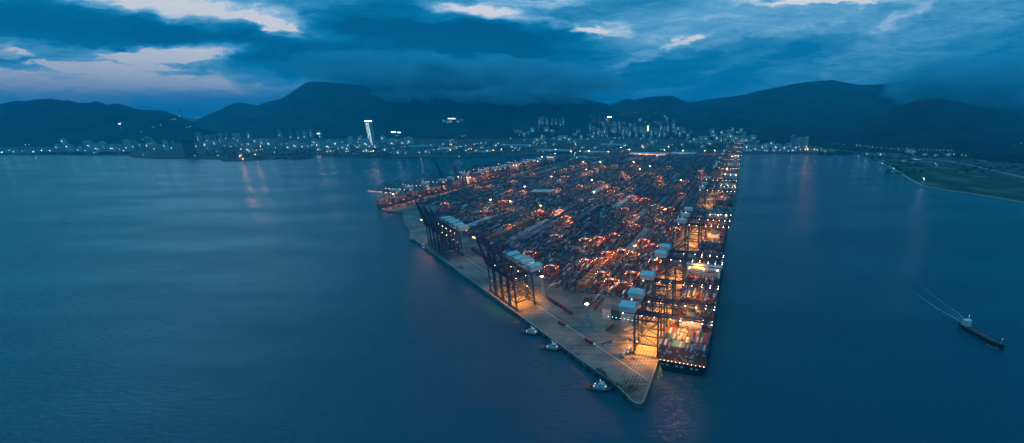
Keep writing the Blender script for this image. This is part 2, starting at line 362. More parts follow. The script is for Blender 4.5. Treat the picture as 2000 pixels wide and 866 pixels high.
# yard blocks
def inside_yard(s, t):
    d = (s-DG0[0])*.8669+(t-DG0[1])*.4985
    if d < 92: return False
    if t > -52 or t < -940: return False
    if s < 215 and t > -118: return False
    if s > 2540: return False
    if t < -800 and s < 660: return False
    if t < -690 and s < 560: return False
    return True
pitch = 25.0
GREENS = [(1065,528,4,2),(1085,505,4,4),(1105,490,2,2),(1155,412,6,0),(1180,400,4,4),(1200,398,2,6),(1162,425,6,6),(1065,376,0,3),(1045,455,1,4)]
GB = {}
runc = {}
nb = int(900/pitch)
for bi in range(nb):
    tb = -58-bi*pitch
    for r in range(6):
        t = tb-1.3-r*2.75
        slots = 0
        for k in range(int(2540/13.0)):
            s = 40+k*13.0
            if k % 14 == 13: continue
            if not inside_yard(s, t): continue
            if (1450 < s < 1520) and -700 < t < -200: continue
            slots += 1
            dn = noise.noise(Vector((s/90, tb/45, 3.3))); dl = noise.noise(Vector((s/260+9, tb/160, 7.7)))
            far = min(1, s/1200)
            base = 3.3+1.9*dn+1.6*dl+far*.9
            blk = (bi, k//14)
            if blk not in GB: GB[blk] = (random.random(), rc(), random.choice([4, 5, 5, 6]))
            full = GB[blk][0] < .07+.16*far
            if full: n = GB[blk][2]; cl = GB[blk][1]
            else:
                n = int(max(0, min(6, round(base+random.gauss(0, 1.3))))); cl = None
                if noise.noise(Vector((s/55, tb/30, 11))) > .42: n = 0
            for z in range(n):
                c = P(s, t, QZ+1.3+z*2.62); col = cl if (cl is not None and random.random() < .82) else (runc.get((bi, r, z), 1) if random.random() < .22 else rc())
                runc[(bi, r, z)] = col
                ex = z == n-1
                addbox(c, col, ex or z >= n-2, f'{CN[col]} container in {ordn(bi*6+r+1)} yard row, {ordn(k+1)} slot from tip, {ordn(z+1)} tier up')
NYARD = len(BOX)
# a long low wall of containers parallel to the slanting quay
hd_list = [HD]*NYARD
def extra(c, hd, col, label): addbox(c, col, True, label); hd_list.append(hd)
for (a0, a1, bb, nn, nm) in ((190, 262, 57, 2, 'apron edge'), (395, 560, 60, 3, 'far slanting apron')):
    k = 0; a = a0
    while a < a1:
        k += 1
        for z in range(nn):
            for rr_ in range(1 if nn == 2 else 2):
                col = int(rng.choice([0, 7, 7, 1])); extra(PD(a, bb+rr_*2.7, QZ+1.3+z*2.62), dang, col, f'{CN[col]} container in the {nm} row, {ordn(k)} along, {["bottom","middle","top"][z]}{" back" if rr_ else ""}')
        a += 12.6
# ------------------------------------------------------------------ ships
WL = 0.0
def ship(name, label, s0, length, beam, free, tc, dirn, hullm, bays, towers, worked=(), nearest=False, shortname='ship', group='container ships berthed along the pier', seed=1, stern=True):
    rnd = random.Random(seed)
    hd = HD if dirn > 0 else HD+math.pi
    org = P(s0 if dirn > 0 else s0+length, tc, 0)
    root = thing(name, label, 'ship', org, hd, group)
    st = [(0, .97, .80, 0), (.03, 1, .95, 0), (.12, 1, 1, 0), (.80, 1, 1, 0), (.88, .97, .86, 1), (.94, .80, .55, 3), (.98, .45, .22, 5), (1.0, .06, .02, 6)]
    v = []; f = []; hb = beam/2; n = 0
    for (u, a, b_, up) in st:
        x = u*length; zt = free+up
        v += [(x, -hb*a, zt), (x-(.0 if u < .9 else 6*u), -hb*b_, 1.0), (x-(0 if u < .9 else 8*u), -hb*b_*.95, -3), (x-(0 if u < .9 else 8*u), hb*b_*.95, -3), (x-(.0 if u < .9 else 6*u), hb*b_, 1.0), (x, hb*a, zt)]
    for i in range(len(st)-1):
        o = i*6
        for k in range(5): f.append((o+k, o+k+1, o+k+7, o+k+6)[::-1] if False else (o+k, o+k+6, o+k+7, o+k+1))
    f.append((0, 1, 2, 3, 4, 5)); e_ = (len(st)-1)*6; f.append(tuple(e_+k for k in (5, 4, 3, 2, 1, 0)))
    mb = MB(); mb.add(v, f, hullm); mb.build('hull', root)
    mb = MB(); dv = []
    for (u, a, b_, up) in st: dv += [(u*length, -hb*a+.6, free+up-1.1), (u*length, hb*a-.6, free+up-1.1)]
    mb.add(dv, [(2*i, 2*i+2, 2*i+3, 2*i+1) for i in range(len(st)-1)], 'deck_paint'); mb.build('deck', root)
    for k in range(9): MB().box((-.05, -hb*.8+k*hb*.2, free-5), (.5, 3.2, 2.2), 'hull_grey' if k % 3 else 'window_dark').build('stern_opening', root)
    if nearest:
        for k in range(12): MB().oct((-.5, -hb*.88+k*hb*.16, free+.6), .32, 'spot_white').build('stern_lamp', root)
        for k in range(3): lamp('deck_light', (34+k*58, 0, free+26), 16000, SOD, root, 2)
    rows = int((beam-1.5)/2.56); nb_ = bays; bl = 14.6; x = 5.0; bay = 0; dz = free-.4
    tw = dict(towers)
    while x+bl < length*.93:
        bay += 1
        if bay in tw:
            kind = tw[bay]
            if kind == 'bridge':
                mb = MB(); mb.box((x+7, 0, free+15), (12, beam-4, 30), 'white_paint')
                for fl in range(8): mb.box((x+.9, 0, free+4+fl*3.1), (.25, beam-9, 1.1), 'window_dark')
                a = mb.build('superstructure', root)
                mb = MB(); mb.box((x+7, 0, free+31.6), (9, beam+2, 3.2), 'white_paint'); mb.box((x+7, 0, free+31.9), (9.4, beam+1, 1.3), 'window_dark'); mb.build('bridge', root)
                mb = MB(); mb.bar((x+7, 0, free+33.4), (x+7, 0, free+45), 1.2, 'white_paint', .5); mb.bar((x+7, -4, free+40), (x+7, 4, free+40), .5, 'white_paint'); mb.build('radar_mast', root)
                for yy in (-beam/2+6, 0, beam/2-6): MB().oct((x+.3, yy, free+28), .8, 'lamp_warm').build('deck_lamp', root)
            else:
                mb = MB(); mb.box((x+7, 0, free+8), (12, beam*.5, 18), 'white_paint'); mb.build('engine_casing', root)
                mb = MB(); mb.box((x+7, 0, free+23), (9, 11, 12), 'funnel_paint'); mb.box((x+7, 0, free+29.6), (7, 8, 1.5), 'hull_dark'); mb.build('funnel', root)
            x += 15.5; continue
        u = (x+bl)/length
        wf = np.interp(u, [a[0] for a in st], [a[1] for a in st]); nr = int(rows*wf)
        hgtb = nb_[(bay-1) % len(nb_)] if isinstance(nb_, (list, tuple)) else nb_
        mb = MB()
        for yy in range(0, rows+1, 3): mb.box((x+bl-.7, (yy-rows/2)*2.56*wf, dz+5), (.7, .4, 11), 'lashing_steel')
        for zz in (4, 7.5, 10.5): mb.box((x+bl-.7, 0, dz+zz), (.8, (rows)*2.56*wf, .3), 'lashing_steel')
        mb.build('lashing_bridge', root)
        for r in range(nr):
            y = (r-(nr-1)/2)*2.56
            hh = hgtb+(0 if rnd.random() < .8 else -1)
            if bay in worked:
                hh = max(0, int(hgtb*.35+2.2*noise.noise(Vector((r/5, bay, seed)))*2))
            cstk = rc()
            for z in range(hh):
                col = cstk if rnd.random() < .35 else rc()
                if nearest and bay == 1: col = int(rng.choice([0, 0, 7, 7, 3, 5])) if z < hh-1 else int(rng.choice([1, 2, 6, 3, 1]))
                if nearest and bay == 2 and rnd.random() < .6: col = int(rng.choice([1, 3, 2, 6]))
                lc = Matrix.Rotation(hd, 3, 'Z') @ Vector((x+6.3, y, dz+1.35+z*2.62))
                qrow = r+1 if dirn*(-1) < 0 else nr-r
                ex = z == hh-1 or (bay == 1 and dirn > 0)
                addbox(org+lc, col, ex, f'{CN[col]} container in {ordn(z+1)} tier, {ordn(nr-r)} row from quay, {ordn(bay)} bay, {shortname}')
                hd_list.append(hd)
        x += bl+(.9 if bay % 2 == 0 else .1)
    return root
SH = [
 ('nearest', 62, 385, 58, 14, 29.5, 1, 'hull_dark', [7,7,6,7,6,7,8,8,7,7,6,5,7,7,8,8,7,6,7,7,7,6,5], {5:'funnel', 15:'bridge'}, (4,6,8,9,12,13,18,20)),
 ('second', 458, 362, 52, 13, 27, 1, 'hull_blue', [6,6,7,6,7,6,5,6,7], {4:'funnel', 13:'bridge'}, (3,6,7,11,15,16)),
 ('third', 842, 390, 58, 15, 30, 1, 'hull_grey', [0,4,6,7,6,7,6,5,7], {5:'funnel', 15:'bridge'}, (2,7,8,12,17)),
 ('fourth', 1250, 380, 56, 14, 29, 1, 'hull_red', [6,7,6,5,7,6], {5:'bridge'}, (3,4,9,13,14)),
 ('fifth', 1650, 350, 50, 13, 26, 1, 'hull_blue', [5,6,7,5,6], {4:'bridge'}, (3,8,12)),
 ('sixth', 2030, 340, 48, 12, 25, 1, 'hull_dark', [5,6,5,6], {4:'bridge'}, (6,10))]
clr = {'hull_dark': 'black', 'hull_blue': 'dark blue', 'hull_grey': 'pale grey', 'hull_red': 'dark red'}
for nm, s0, L, bm, fr, tc, dn, hm, bays, tw, wk in SH:
    ship('container_ship', f'{clr[hm]} container ship at the right hand quay, {nm if nm != "nearest" else "nearest to the viewer"}{" from the pier tip" if nm != "nearest" else ""}', s0, L, bm, fr, tc, dn, hm, bays, tw.items(), wk, nm == 'nearest', f'the {nm} ship' , seed=s0)
for i, (s0, L, bm, hm, bays, tw, wk) in enumerate([(598, 300, 46, 'hull_blue', [5,6,5,6,4], {3:'bridge'}, (6,7,12)), (925, 330, 48, 'hull_red', [6,5,6,5], {4:'bridge'}, (2,8,9)), (1290, 340, 46, 'hull_dark', [5,6,5], {4:'bridge'}, (7,13)), (1660, 300, 44, 'hull_red', [5,6], {4:'bridge'}, (7,))]):
    ship('container_ship', f'{clr[hm]} container ship at the far left berth, {ordn(i+1)} from the near end', s0, L, bm, 12, TL-3-bm/2, 1, hm, bays, tw.items(), wk, False, f'the left berth ship number {i+1}', seed=s0)

random.seed(31)
for x0, x1, y0, y1, n_, nm in [(445,600,301,311,70,'left wharf'),(650,760,301,306,45,'mainland wharf'),(845,1010,291,302,110,'basin wharf'),(1010,1330,284,298,120,'inland depot')]:
    for k in range(n_):
        g0 = G(random.uniform(x0, x1), random.uniform(y0, y1), 3); hd_ = .1 if x0 < 1000 else HD; cl_ = rc()
        for a_ in range(random.randint(2, 5)):
            for b3 in range(4):
                for z in range(random.randint(1, 4)):
                    addbox(g0+Vector((math.cos(hd_)*a_*13-math.sin(hd_)*b3*2.7, math.sin(hd_)*a_*13+math.cos(hd_)*b3*2.7, 1.3+z*2.62)), cl_ if random.random() < .5 else rc(), False, 'x'); hd_list.append(hd_)
# choose the individual containers: the nearest exposed ones
A = np.array(BOX); dist = np.linalg.norm(A-np.array([0, 0, H]), axis=1)
ex = np.array([b[1] for b in BK]); order = np.argsort(np.where(ex, dist, 1e9))[:300]
single = set(int(i) for i in order)
def container_mesh(col):
    mb = MB(); m = 'paint_'+CN[col].replace(' ', '_')
    mb.box((0, 0, 0), (12.1, 2.36, 2.5), m)
    for sx in (-1, 1):
        for sy in (-1, 1): mb.box((sx*5.98, sy*1.14, 0), (.24, .16, 2.59), m)
        for yy in (-.85, -.3, .3, .85): mb.box((sx*6.09, yy, 0), (.08, .08, 2.3), 'mast_steel')
    for k in range(12):
        for sy in (-1, 1): mb.box((-5.5+k*1.0, sy*1.2, 0), (.45, .06, 2.3), m)
    return mb.mesh('shipping_container')
CM = [container_mesh(c) for c in range(8)]
for i in order:
    i = int(i); o = bpy.data.objects.new('shipping_container', CM[BK[i][0]]); COL.objects.link(o)
    o.location = BOX[i]; o.rotation_euler = (0, 0, hd_list[i])
    grp = 'containers stacked in the yard' if i < NYARD else ('containers aboard the nearest ship' if 'bay' in BK[i][2] else 'containers in the apron rows')
    tag(o, BK[i][2], 'container', grp)
rest = np.array([i for i in range(len(BOX)) if i not in single])
N = len(rest); print('containers', len(BOX), 'rest', N)
hx = np.array(hd_list)[rest]; C3 = A[rest]; ca, sa = np.cos(hx), np.sin(hx)
cor = np.array([(-6.05, -1.2, -1.28), (6.05, -1.2, -1.28), (6.05, 1.2, -1.28), (-6.05, 1.2, -1.28), (-6.05, -1.2, 1.28), (6.05, -1.2, 1.28), (6.05, 1.2, 1.28), (-6.05, 1.2, 1.28)])
V = np.zeros((N, 8, 3)); V[:, :, 0] = C3[:, None, 0]+ca[:, None]*cor[None, :, 0]-sa[:, None]*cor[None, :, 1]
V[:, :, 1] = C3[:, None, 1]+sa[:, None]*cor[None, :, 0]+ca[:, None]*cor[None, :, 1]; V[:, :, 2] = C3[:, None, 2]+cor[None, :, 2]
Fq = np.array([(4, 5, 6, 7), (0, 1, 5, 4), (1, 2, 6, 5), (2, 3, 7, 6), (3, 0, 4, 7)])
FF = (np.arange(N)[:, None, None]*8+Fq[None]).reshape(-1)
me = bpy.data.meshes.new('shipping_containers'); me.vertices.add(N*8); me.vertices.foreach_set('co', V.reshape(-1))
me.loops.add(len(FF)); me.loops.foreach_set('vertex_index', FF.astype(np.int32)); me.polygons.add(N*5); me.polygons.foreach_set('loop_start', np.arange(N*5, dtype=np.int32)*4)
cols = np.array([CC[k] for k in CN])[[BK[i][0] for i in rest]]; cols = cols*rng.uniform(.5, 1.35, (N, 1))
at = me.attributes.new('paint', 'FLOAT_COLOR', 'FACE'); c4 = np.ones((N, 5, 4)); c4[:, :, :3] = cols[:, None, :]; 
at.data.foreach_set('color', c4.reshape(-1)); me.update(calc_edges=True)
m = bpy.data.materials.new('container_paint'); m.use_nodes = True; nt = m.node_tree; b = nt.nodes['Principled BSDF']; b.inputs['Roughness'].default_value = .55
an = nt.nodes.new('ShaderNodeAttribute'); an.attribute_name = 'paint'; n = nt.nodes.new('ShaderNodeTexNoise'); n.inputs['Scale'].default_value = .5; n.inputs['Detail'].default_value = 4
g = nt.nodes.new('ShaderNodeNewGeometry'); nt.links.new(g.outputs['Position'], n.inputs['Vector']); mr = nt.nodes.new('ShaderNodeMapRange'); mr.inputs[1].default_value = .3; mr.inputs[2].default_value = .7; mr.inputs[3].default_value = .7; mr.inputs[4].default_value = 1.2
nt.links.new(n.outputs['Fac'], mr.inputs[0]); v = nt.nodes.new('ShaderNodeVectorMath'); v.operation = 'SCALE'; nt.links.new(an.outputs['Color'], v.inputs[0]); nt.links.new(mr.outputs[0], v.inputs['Scale']); nt.links.new(v.outputs[0], b.inputs['Base Color'])
me.materials.append(m); o = bpy.data.objects.new('shipping_containers', me); COL.objects.link(o)
tag(o, 'thousands of mixed colour containers stacked across the yard and on the ships', 'containers', kind='stuff')

# ------------------------------------------------------------------ ship to shore cranes (local x along quay, y over the water)
def make_crane(raised, lampm='spot_white', tro=30, rang=79):
    S = 'crane_steel'; r = thing('gantry_crane', 'x', 'crane')
    for sx in (-1, 1):
        MB().bar((sx*9.5, 0, 1.5), (sx*8.5, 0, 50), 1.9, S).build('leg', r)
        MB().bar((sx*9.5, -30, 1.5), (sx*8.5, -30, 50), 1.9, S).build('leg', r)
        mb = MB(); mb.bar((sx*9.3, -30, 13), (sx*9.3, 0, 13), 1.6, S); mb.bar((sx*9.2, -30, 14), (sx*8.6, 0, 46), .9, S); mb.bar((sx*8.7, -30, 46), (sx*8.7, 0, 46), 1.5, S); mb.bar((sx*9, -30, 30), (sx*9, 0, 14), .8, S); mb.build('side_frame', r)
    for y in (0, -30):
        mb = MB(); mb.bar((-13, y, 2.6), (13, y, 2.6), 1.8, S)
        a = mb.build('sill_beam', r)
        mb = MB()
        for sx in (-1, 1):
            mb.box((sx*9.5, y, 1.2), (8, 1.6, 1.6), 'hull_dark')
        mb.build('bogie', a)
        mb = MB(); mb.bar((-9, y, 13), (9, y, 13), 1.5, S); mb.bar((-8.6, y, 48), (8.6, y, 48), 1.6, S)
        if y: mb.bar((-9, y, 14), (8.6, y, 46), .8, S); mb.bar((9, y, 14), (-8.6, y, 46), .8, S)
        mb.build('portal_beam', r)
    mb = MB()
    for sx in (-1, 1): mb.box((sx*3.6, -23, 51), (1.2, 54, 2.6), S)
    for k in range(9): mb.box((0, -49+k*6.4, 51), (7, .6, 1), S)
    mb.build('girder', r)
    # boom hinged at y=4
    ang = R(rang) if raised else 0
    def B(x, y, z): return (x, 4+(y-4)*math.cos(ang)-(z-51)*math.sin(ang), 51+(y-4)*math.sin(ang)+(z-51)*math.cos(ang))
    mb = MB(); E = 66
    for sx in (-1, 1):
        mb.bar(B(sx*3.4, 4, 51), B(sx*3.2, E, 51), 1.5, S, 1.1); mb.bar(B(sx*3.4, 6, 53.6), B(sx*3.2, E-14, 53.4), .45, S)
        for k in range(9): mb.bar(B(sx*3.4, 6+k*6, 51), B(sx*3.4, 9+k*6, 53.5), .5, S); mb.bar(B(sx*3.4, 9+k*6, 53.5), B(sx*3.4, 12+k*6, 51), .5, S)
    for k in range(11): mb.bar(B(-3.4, 6+k*6, 51), B(3.4, 6+k*6, 51), .8, S)
    bo = mb.build('boom', r)
    mb = MB()
    for sx in (-1, 1):
        mb.bar((sx*8.4, 0, 49), (sx*2, 1, 78), 1.3, S, .9); mb.bar((sx*8.4, -30, 49), (sx*2, -1, 78), 1.0, S)
        mb.bar((sx*5.8, -.5, 62), (sx*5, -14, 62), .7, S)
    mb.box((0, 0, 78.5), (6, 3, 2), S); mb.build('apex_frame', r)
    mb = MB()
    if raised:
        for sx in (-1, 1): mb.bar((sx*2, 1, 78), B(sx*3, 32, 51), .5, S); mb.bar((sx*2, 1, 78), B(sx*3, 56, 51), .5, S)
    else:
        for sx in (-1, 1): mb.bar((sx*2, 1, 78), B(sx*3, 32, 51), .55, S); mb.bar((sx*2, 1, 78), B(sx*3, 60, 51), .55, S)
    mb.build('forestay', r)
    mb = MB()
    for sx in (-1, 1): mb.bar((sx*2, 0, 78), (sx*3.4, -48, 52), .55, S)
    mb.build('backstay', r)
    mb = MB(); mb.box((0, -40, 56.5), (15, 20, 7.5), 'house_grey')
    mh = mb.build('machinery_house', r)
    mb = MB(); mb.add([(-8.2, -50.5, 60.4), (8.2, -50.5, 60.4), (8.2, -29.5, 60.4), (-8.2, -29.5, 60.4), (0, -50.5, 61.6), (0, -29.5, 61.6)], [(0, 1, 4), (1, 2, 5, 4), (2, 3, 5), (3, 0, 4, 5), (3, 2, 1, 0)], 'roof_white'); mb.build('roof', mh)
    ty = -12 if raised else tro
    mb = MB(); mb.box((0, ty, 49.2), (6, 5, 1.4), 'hull_dark'); tr = mb.build('trolley', r)
    mb = MB(); mb.box((1.5, ty-4, 46.6), (2.6, 3, 2.8), 'white_paint'); mb.box((1.5, ty-4, 46.5), (2.7, 3.1, 1.4), 'cab_glass'); mb.build('operator_cab', tr)
    if not raised:
        mb = MB(); mb.box((0, ty, 33), (2.4, 12, .9), 'crane_red')
        for sx in (-1, 1):
            for sy in (-5, 5): mb.bar((sx*.9, ty+sy, 33.4), (sx*2, ty+sy*.4, 48.6), .18, 'hull_dark')
        mb.build('spreader', r)
    mb = MB(); mb.bar((10.6, -30, 1), (10.6, -30, 50), .35, S)
    for k in range(8):
        z = 4+k*5.5; mb.bar((9.4, -33+(k % 2)*5.5, z), (9.4, -27.5-(k % 2)*5.5, z+5.5), .5, S)
    mb.build('stairway', r)
    spots = [(sx*4.4, y, 49.4) for sx in (-1, 1) for y in (-46, -22, -6)]
    if not raised: spots += [(sx*4.0, y, 49.8) for sx in (-1, 1) for y in (14, 26, 40, 52, 63)]
    else: spots += [(8.6, 0, 20), (-8.6, 0, 33), (8.6, -29, 25), (-8.6, -29, 12)]
    spots += [(8, 0, 12), (-8, -30, 12)]
    for s_ in spots: MB().oct(s_, .55 if not raised else .42, lampm).build('floodlight', r)
    return Proto(r)
CDS = [make_crane(False), make_crane(False, tro=46), make_crane(False, tro=18)]; CUS = [make_crane(True), make_crane(True, rang=76)]; random.seed(3)
roofs_r = [1227,1243,1265,1291,1299,1331,1338,1345,1371,1376,1383,1397,1402,1407,1412,1416,1421,1426,1430]
last = None; ss = []
for x in roofs_r:
    s_ = s_for_x(x, -44, 66)
    ss.append(s_)
ss = sorted(ss); 
for i in range(1, len(ss)):
    if ss[i]-ss[i-1] < 29: ss[i] = ss[i-1]+29
print('right cranes', [round(v) for v in ss])
hr = math.atan2(RT.y, RT.x)-math.pi/2
for i, s_ in enumerate(ss):
    o = CDS[(i*2+i//3) % 3].put(P(s_, -3.5), hr, f'gantry crane with lowered boom over the ships, {ordn(i+1)} from the pier tip', 'crane', 'cranes on the ship quay')
    k = 1.0 if i < 5 else .8
    lamp('stern_fill_light', (-16 if i == 0 else 2, 24, 47), (105000 if i < 4 else 160000)*k, WARM if i % 4 == 0 else SOD, o, 2.0, 150)
    if i == 0: lamp('stern_fill_light', (26, 26, 40), 45000, SOD, o, 2)  # added fill lamp hung clear of the crane, brightens the ship's dark stern stack
    lamp('stern_fill_light', (-3, -14, 46), (700000 if i == 0 else 480000 if i < 9 else 330000), SOD, o, 2.0, 110)
# slanting quay: booms raised
hdg = Matrix.Rotation(0, 3, 'Z'); nrm = -(D*.8669+RT*.4985); hz_ = math.atan2(nrm.y, nrm.x)-math.pi/2
def a_for(x, y):
    s_, t_ = ST(x, y); return (s_-DG0[0])*DG.x+(t_-DG0[1])*DG.y
near = [a_for(1008, 601)+24*k for k in range(4)]; far_ = [a_for(868, 505)+24.5*k for k in range(5)]
print('diag', near, far_)
for gname, lst, dsc in (('near', near, 'near cluster on the slanting quay'), ('far', far_, 'far cluster on the slanting quay')):
    for i, a in enumerate(lst):
        o = CUS[i % 2].put(PD(a, 4), hz_, f'crane with raised boom, {ordn(i+1)} in the {dsc}', 'crane', 'raised cranes, '+dsc)
        if gname == 'near':
            lamp('stern_fill_light', (0, -15, 44), 190000*(1.8 if i < 2 else .7), SOD, o, 2, 100)
            if i == 0: lamp('stern_fill_light', (12, -34, 30), 60000, SOD, o, 2, 140)
# left berth
hl = math.atan2(-RT.y, -RT.x)-math.pi/2
lr = [773,800,831,863,881,910,940,949,966,975,984,995,1011,1025,1040,1053]
prev = -1e9; j = 0; k2 = 0
for i, x in enumerate(lr):
    s_ = s_for_x(x, TL+44, 61, 300, 4000)
    if s_-prev < 29: s_ = prev+29
    prev = s_
    up = x in (881, 910)
    if up: k2 += 1
    o = (CUS[i % 2] if up else CDS[i % 3]).put(P(s_, TL+3.5), hl, f'distant crane, {"raised" if up else "lowered"} boom, far left berth, {ordn(i+1)} from near end', 'crane', 'cranes on the far left berth')
    lamp('stern_fill_light', (0, 10, 46), 130000, (1, .33, .14), o, 2, 150)
    if i % 2 == 0: lamp('stern_fill_light', (0, -20, 30), 40000, (1, .33, .12), o, 2, 120)

# ------------------------------------------------------------------ yard gantries
r = thing('yard_gantry', 'x', 'yard crane'); S = 'crane_red'
for sx in (-4, 4):
    for sy in (-12, 12): MB().bar((sx, sy, 1.6), (sx, sy, 22), .9, S).build('leg', r)
for sy in (-12, 12):
    a = MB().box((0, sy, 2.2), (11, 1.1, 1.3), S).build('sill_beam', r)
    mb = MB()
    for k in (-4.4, -2.6, 2.6, 4.4): mb.bar((k, sy-.4, .85), (k, sy+.4, .85), 1.7, 'dark_rubber', n=10)
    mb.build('wheel_set', a)
for sx in (-3.4, 3.4): MB().box((sx, 0, 22.6), (1, 27, 1.7), S).build('top_girder', r)
a = MB().box((0, 3, 23.9), (7.5, 5, 1.6), 'house_grey').build('trolley', r)
MB().box((2.2, 6.2, 20.6), (2, 2, 2.4), 'white_paint').build('operator_cab', a)
MB().box((0, 3, 14), (12, 2.3, .5), 'hull_dark').build('spreader', r)
for sx, sy in ((-4, -12), (4, 12), (4, -12), (-4, 12)): MB().oct((sx, sy*.93, 21), .34, 'lamp_orange').build('floodlight', r)
RTG = Proto(r)
rt = [(1143,478,1),(1075,532,.6),(1151,521,1),(1209,562,1),(1174,475,1),(1118,443,1),(1227,501,1),(1095,422,1),(1192,369,.6),(1179,371,.6),(1088,418,.8),(1105,432,.9),(1262,480,1),(1230,545,.7),(1190,505,.8),(1245,430,.5),(1290,440,.8),(1300,415,.6),(1310,455,.8),(1262,395,.5),(1222,415,.6),(1330,385,.5),(1345,360,.5),(1220,345,.4),(1270,345,.3),(1050,420,.7),(1020,380,.4),(985,400,.5),(950,420,.3),(1000,450,.3),(1140,345,.4),(1180,330,.3),(1045,345,.4),(980,350,.4),(940,372,.3),(1100,350,.3),(1310,330,.3),(1085,470,.3),(1270,520,.8)]
random.seed(77)
for _ in range(60): pp = P(random.uniform(200, 1700), random.uniform(-900, -70)); d_ = pp-Vector((0, 0, H)); f_ = d_.y*cp-d_.z*sp; rt.append((CX+F*pp.x/f_, CY-F*(d_.y*sp+d_.z*cp)/f_, random.uniform(.25, .7)))
used = set(); n = 0
for x, y, pw in rt:
    s_, t_ = ST(x, y, QZ+10); bi = round((-58-t_-7)/pitch); tt = -58-bi*pitch-8; k = (bi, int(s_/30))
    if k in used or not (20 < s_ < 2500) or not inside_yard(s_, tt): continue
    used.add(k); n += 1
    o = RTG.put(P(s_, tt), HD, f'red yard gantry straddling the {ordn(bi+1)} block from the ships, {int(round(s_,-1))} metres inland', 'yard crane', 'yard gantries over the stacks')
    lamp('yard_gantry_light', (0, 0, 21), 15000*pw*(1+s_/2500), random.choice([(1, .30, .08), (1, .42, .12), (1, .36, .10)]), o, 1.0)

# ------------------------------------------------------------------ light masts
def lattice_mast(hh):
    r = thing('light_mast', 'x', 'light mast'); mb = MB(); w0, w1 = 2.0, .9; nseg = 9
    c = [(-1, -1), (1, -1), (1, 1), (-1, 1)]
    for a in c: mb.bar((a[0]*w0, a[1]*w0, 0), (a[0]*w1, a[1]*w1, hh), .55, 'mast_steel')
    for k in range(nseg):
        z0, z1 = hh*k/nseg, hh*(k+1)/nseg; wa = w0+(w1-w0)*k/nseg; wb = w0+(w1-w0)*(k+1)/nseg
        for j in range(4):
            a, b2 = c[j], c[(j+1) % 4]; mb.bar((a[0]*wa, a[1]*wa, z0), (b2[0]*wb, b2[1]*wb, z1), .35, 'mast_steel'); mb.bar((a[0]*wb, a[1]*wb, z1), (b2[0]*wb, b2[1]*wb, z1), .35, 'mast_steel')
    mb.build('lattice', r); MB().box((0, 0, .4), (6, 6, .8), 'concrete_wall').build('base', r)
    MB().box((0, 0, hh+.2), (4.2, 4.2, .5), 'mast_steel').build('platform', r)
    for j in range(4): a = c[j]; MB().oct((a[0]*1.7, a[1]*1.7, hh+1), .45, 'lamp_pink').build('floodlight', r)
    return Proto(r)
LM = lattice_mast(33)
for i, (x, y, w, nb2) in enumerate([(1148, 636, 'on the open apron beside the port office', 1), (1061, 577, 'beside the near cluster of raised cranes', .9), (930, 493, 'between the two clusters of raised cranes', .8), (828, 455, 'at the far inlet by the farther raised cranes', .8)]):
    o = LM.put(G(x, y, QZ), dang, 'white lattice light mast '+w, 'light mast', 'lattice light masts on the slanting quay')
    lamp('mast_light', (0, 0, 35.5), 60000*nb2, (1, .40, .14), o, 1.5)
r = thing('light_mast', 'x', 'light mast'); MB().bar((0, 0, 0), (0, 0, 36), .9, 'mast_steel', .5, 8).build('pole', r)
MB().bar((0, 0, 35.4), (0, 0, 36.2), 4.2, 'mast_steel', n=10).build('ring', r)
for j in range(6): MB().oct((2*math.cos(j*1.047), 2*math.sin(j*1.047), 35), .72, 'lamp_warm').build('floodlight', r)
HM = Proto(r)
L5 = [(508,57),(502,98),(648,73),(735,75),(822,72),(1003,78),(1197,58),(1120,40),(1322,28),(1298,102),(1460,117),(190,185),(378,130),(338,168),(465,313),(767,173),(926,176),(1240,177),(1300,243),(847,347),(217,407),(83,547),(367,586),(796,246),(1532,65),(690,8)]
mp_ = [(980+.2078*a, 280+.2078*b) for a, b in L5]+[(1299,409),(1350,410),(1396,294.5),(1377,294.5),(1334,294.5),(918,347),(958,390),(997,393.5),(1306,287),(1430,306),(1270,325),(1420,330),(1160,375),(1240,480),(1330,352)]
mp_ = sorted(mp_); 
for i, (x, y) in enumerate(mp_):
    p = G(x, y, 40.0); p.z = QZ
    if p.length > 4200: continue
    o = HM.put(p, 0, f'slim high mast lamp over the container yard, {ordn(i+1)} from the left of the yard', 'light mast', 'high mast lamps in the yard')
    lamp('mast_light', (0, 0, 33.6), 30000, random.choice([(1, .40, .16), (1, .34, .12), (1, .45, .2)]), o, 1.5)

# ------------------------------------------------------------------ port buildings
po = thing('port_office', 'white flat roofed port office with a green glazed middle, by the front crane', 'office', G(1207, 622, QZ), HD-math.pi/2)
for sx in (-15, 13):
    MB().box((sx, 0, 8), (12, 14, 16), 'plaster_pale').build('wall', po)
    mb = MB()
    for fl in range(4):
        for k in range(4): mb.box((sx-4.2+k*2.8, -7.05, 3+fl*3.7), (1.3, .2, 1.9), 'window_dark')
    mb.build('windows', po); MB().box((sx, 0, 16.4), (12.6, 14.6, .8), 'roof_tar').build('roof', po)
MB().box((-1, 1, 8), (16, 12, 15.6), 'green_glass').build('green_glass_front', po); MB().box((-1, 1, 16.1), (16.4, 12.4, .6), 'roof_tar').build('roof', po)
MB().box((26, 2, 5), (13, 12, 10), 'plaster_grey').build('side_wing', po)
for k in range(7): MB().oct((-12+k*6, -7.6, 5.2), .35, 'lamp_cool').build('wall_lamp', po)
w = thing('red_warehouse', 'dark red box warehouse with a flat grey roof among the container stacks', 'warehouse', G(1060, 384, QZ), HD-math.pi/2+.2)
MB().box((0, 0, 10), (70, 42, 20), 'red_brick').build('wall', w); MB().box((0, 0, 20.6), (72, 44, 1.2), 'metal_roof').build('roof', w)
mb = MB()
for k in range(5): mb.box((-28+k*14, -21.1, 8), (1, .3, 16), 'plaster_grey')
mb.build('pilasters', w)
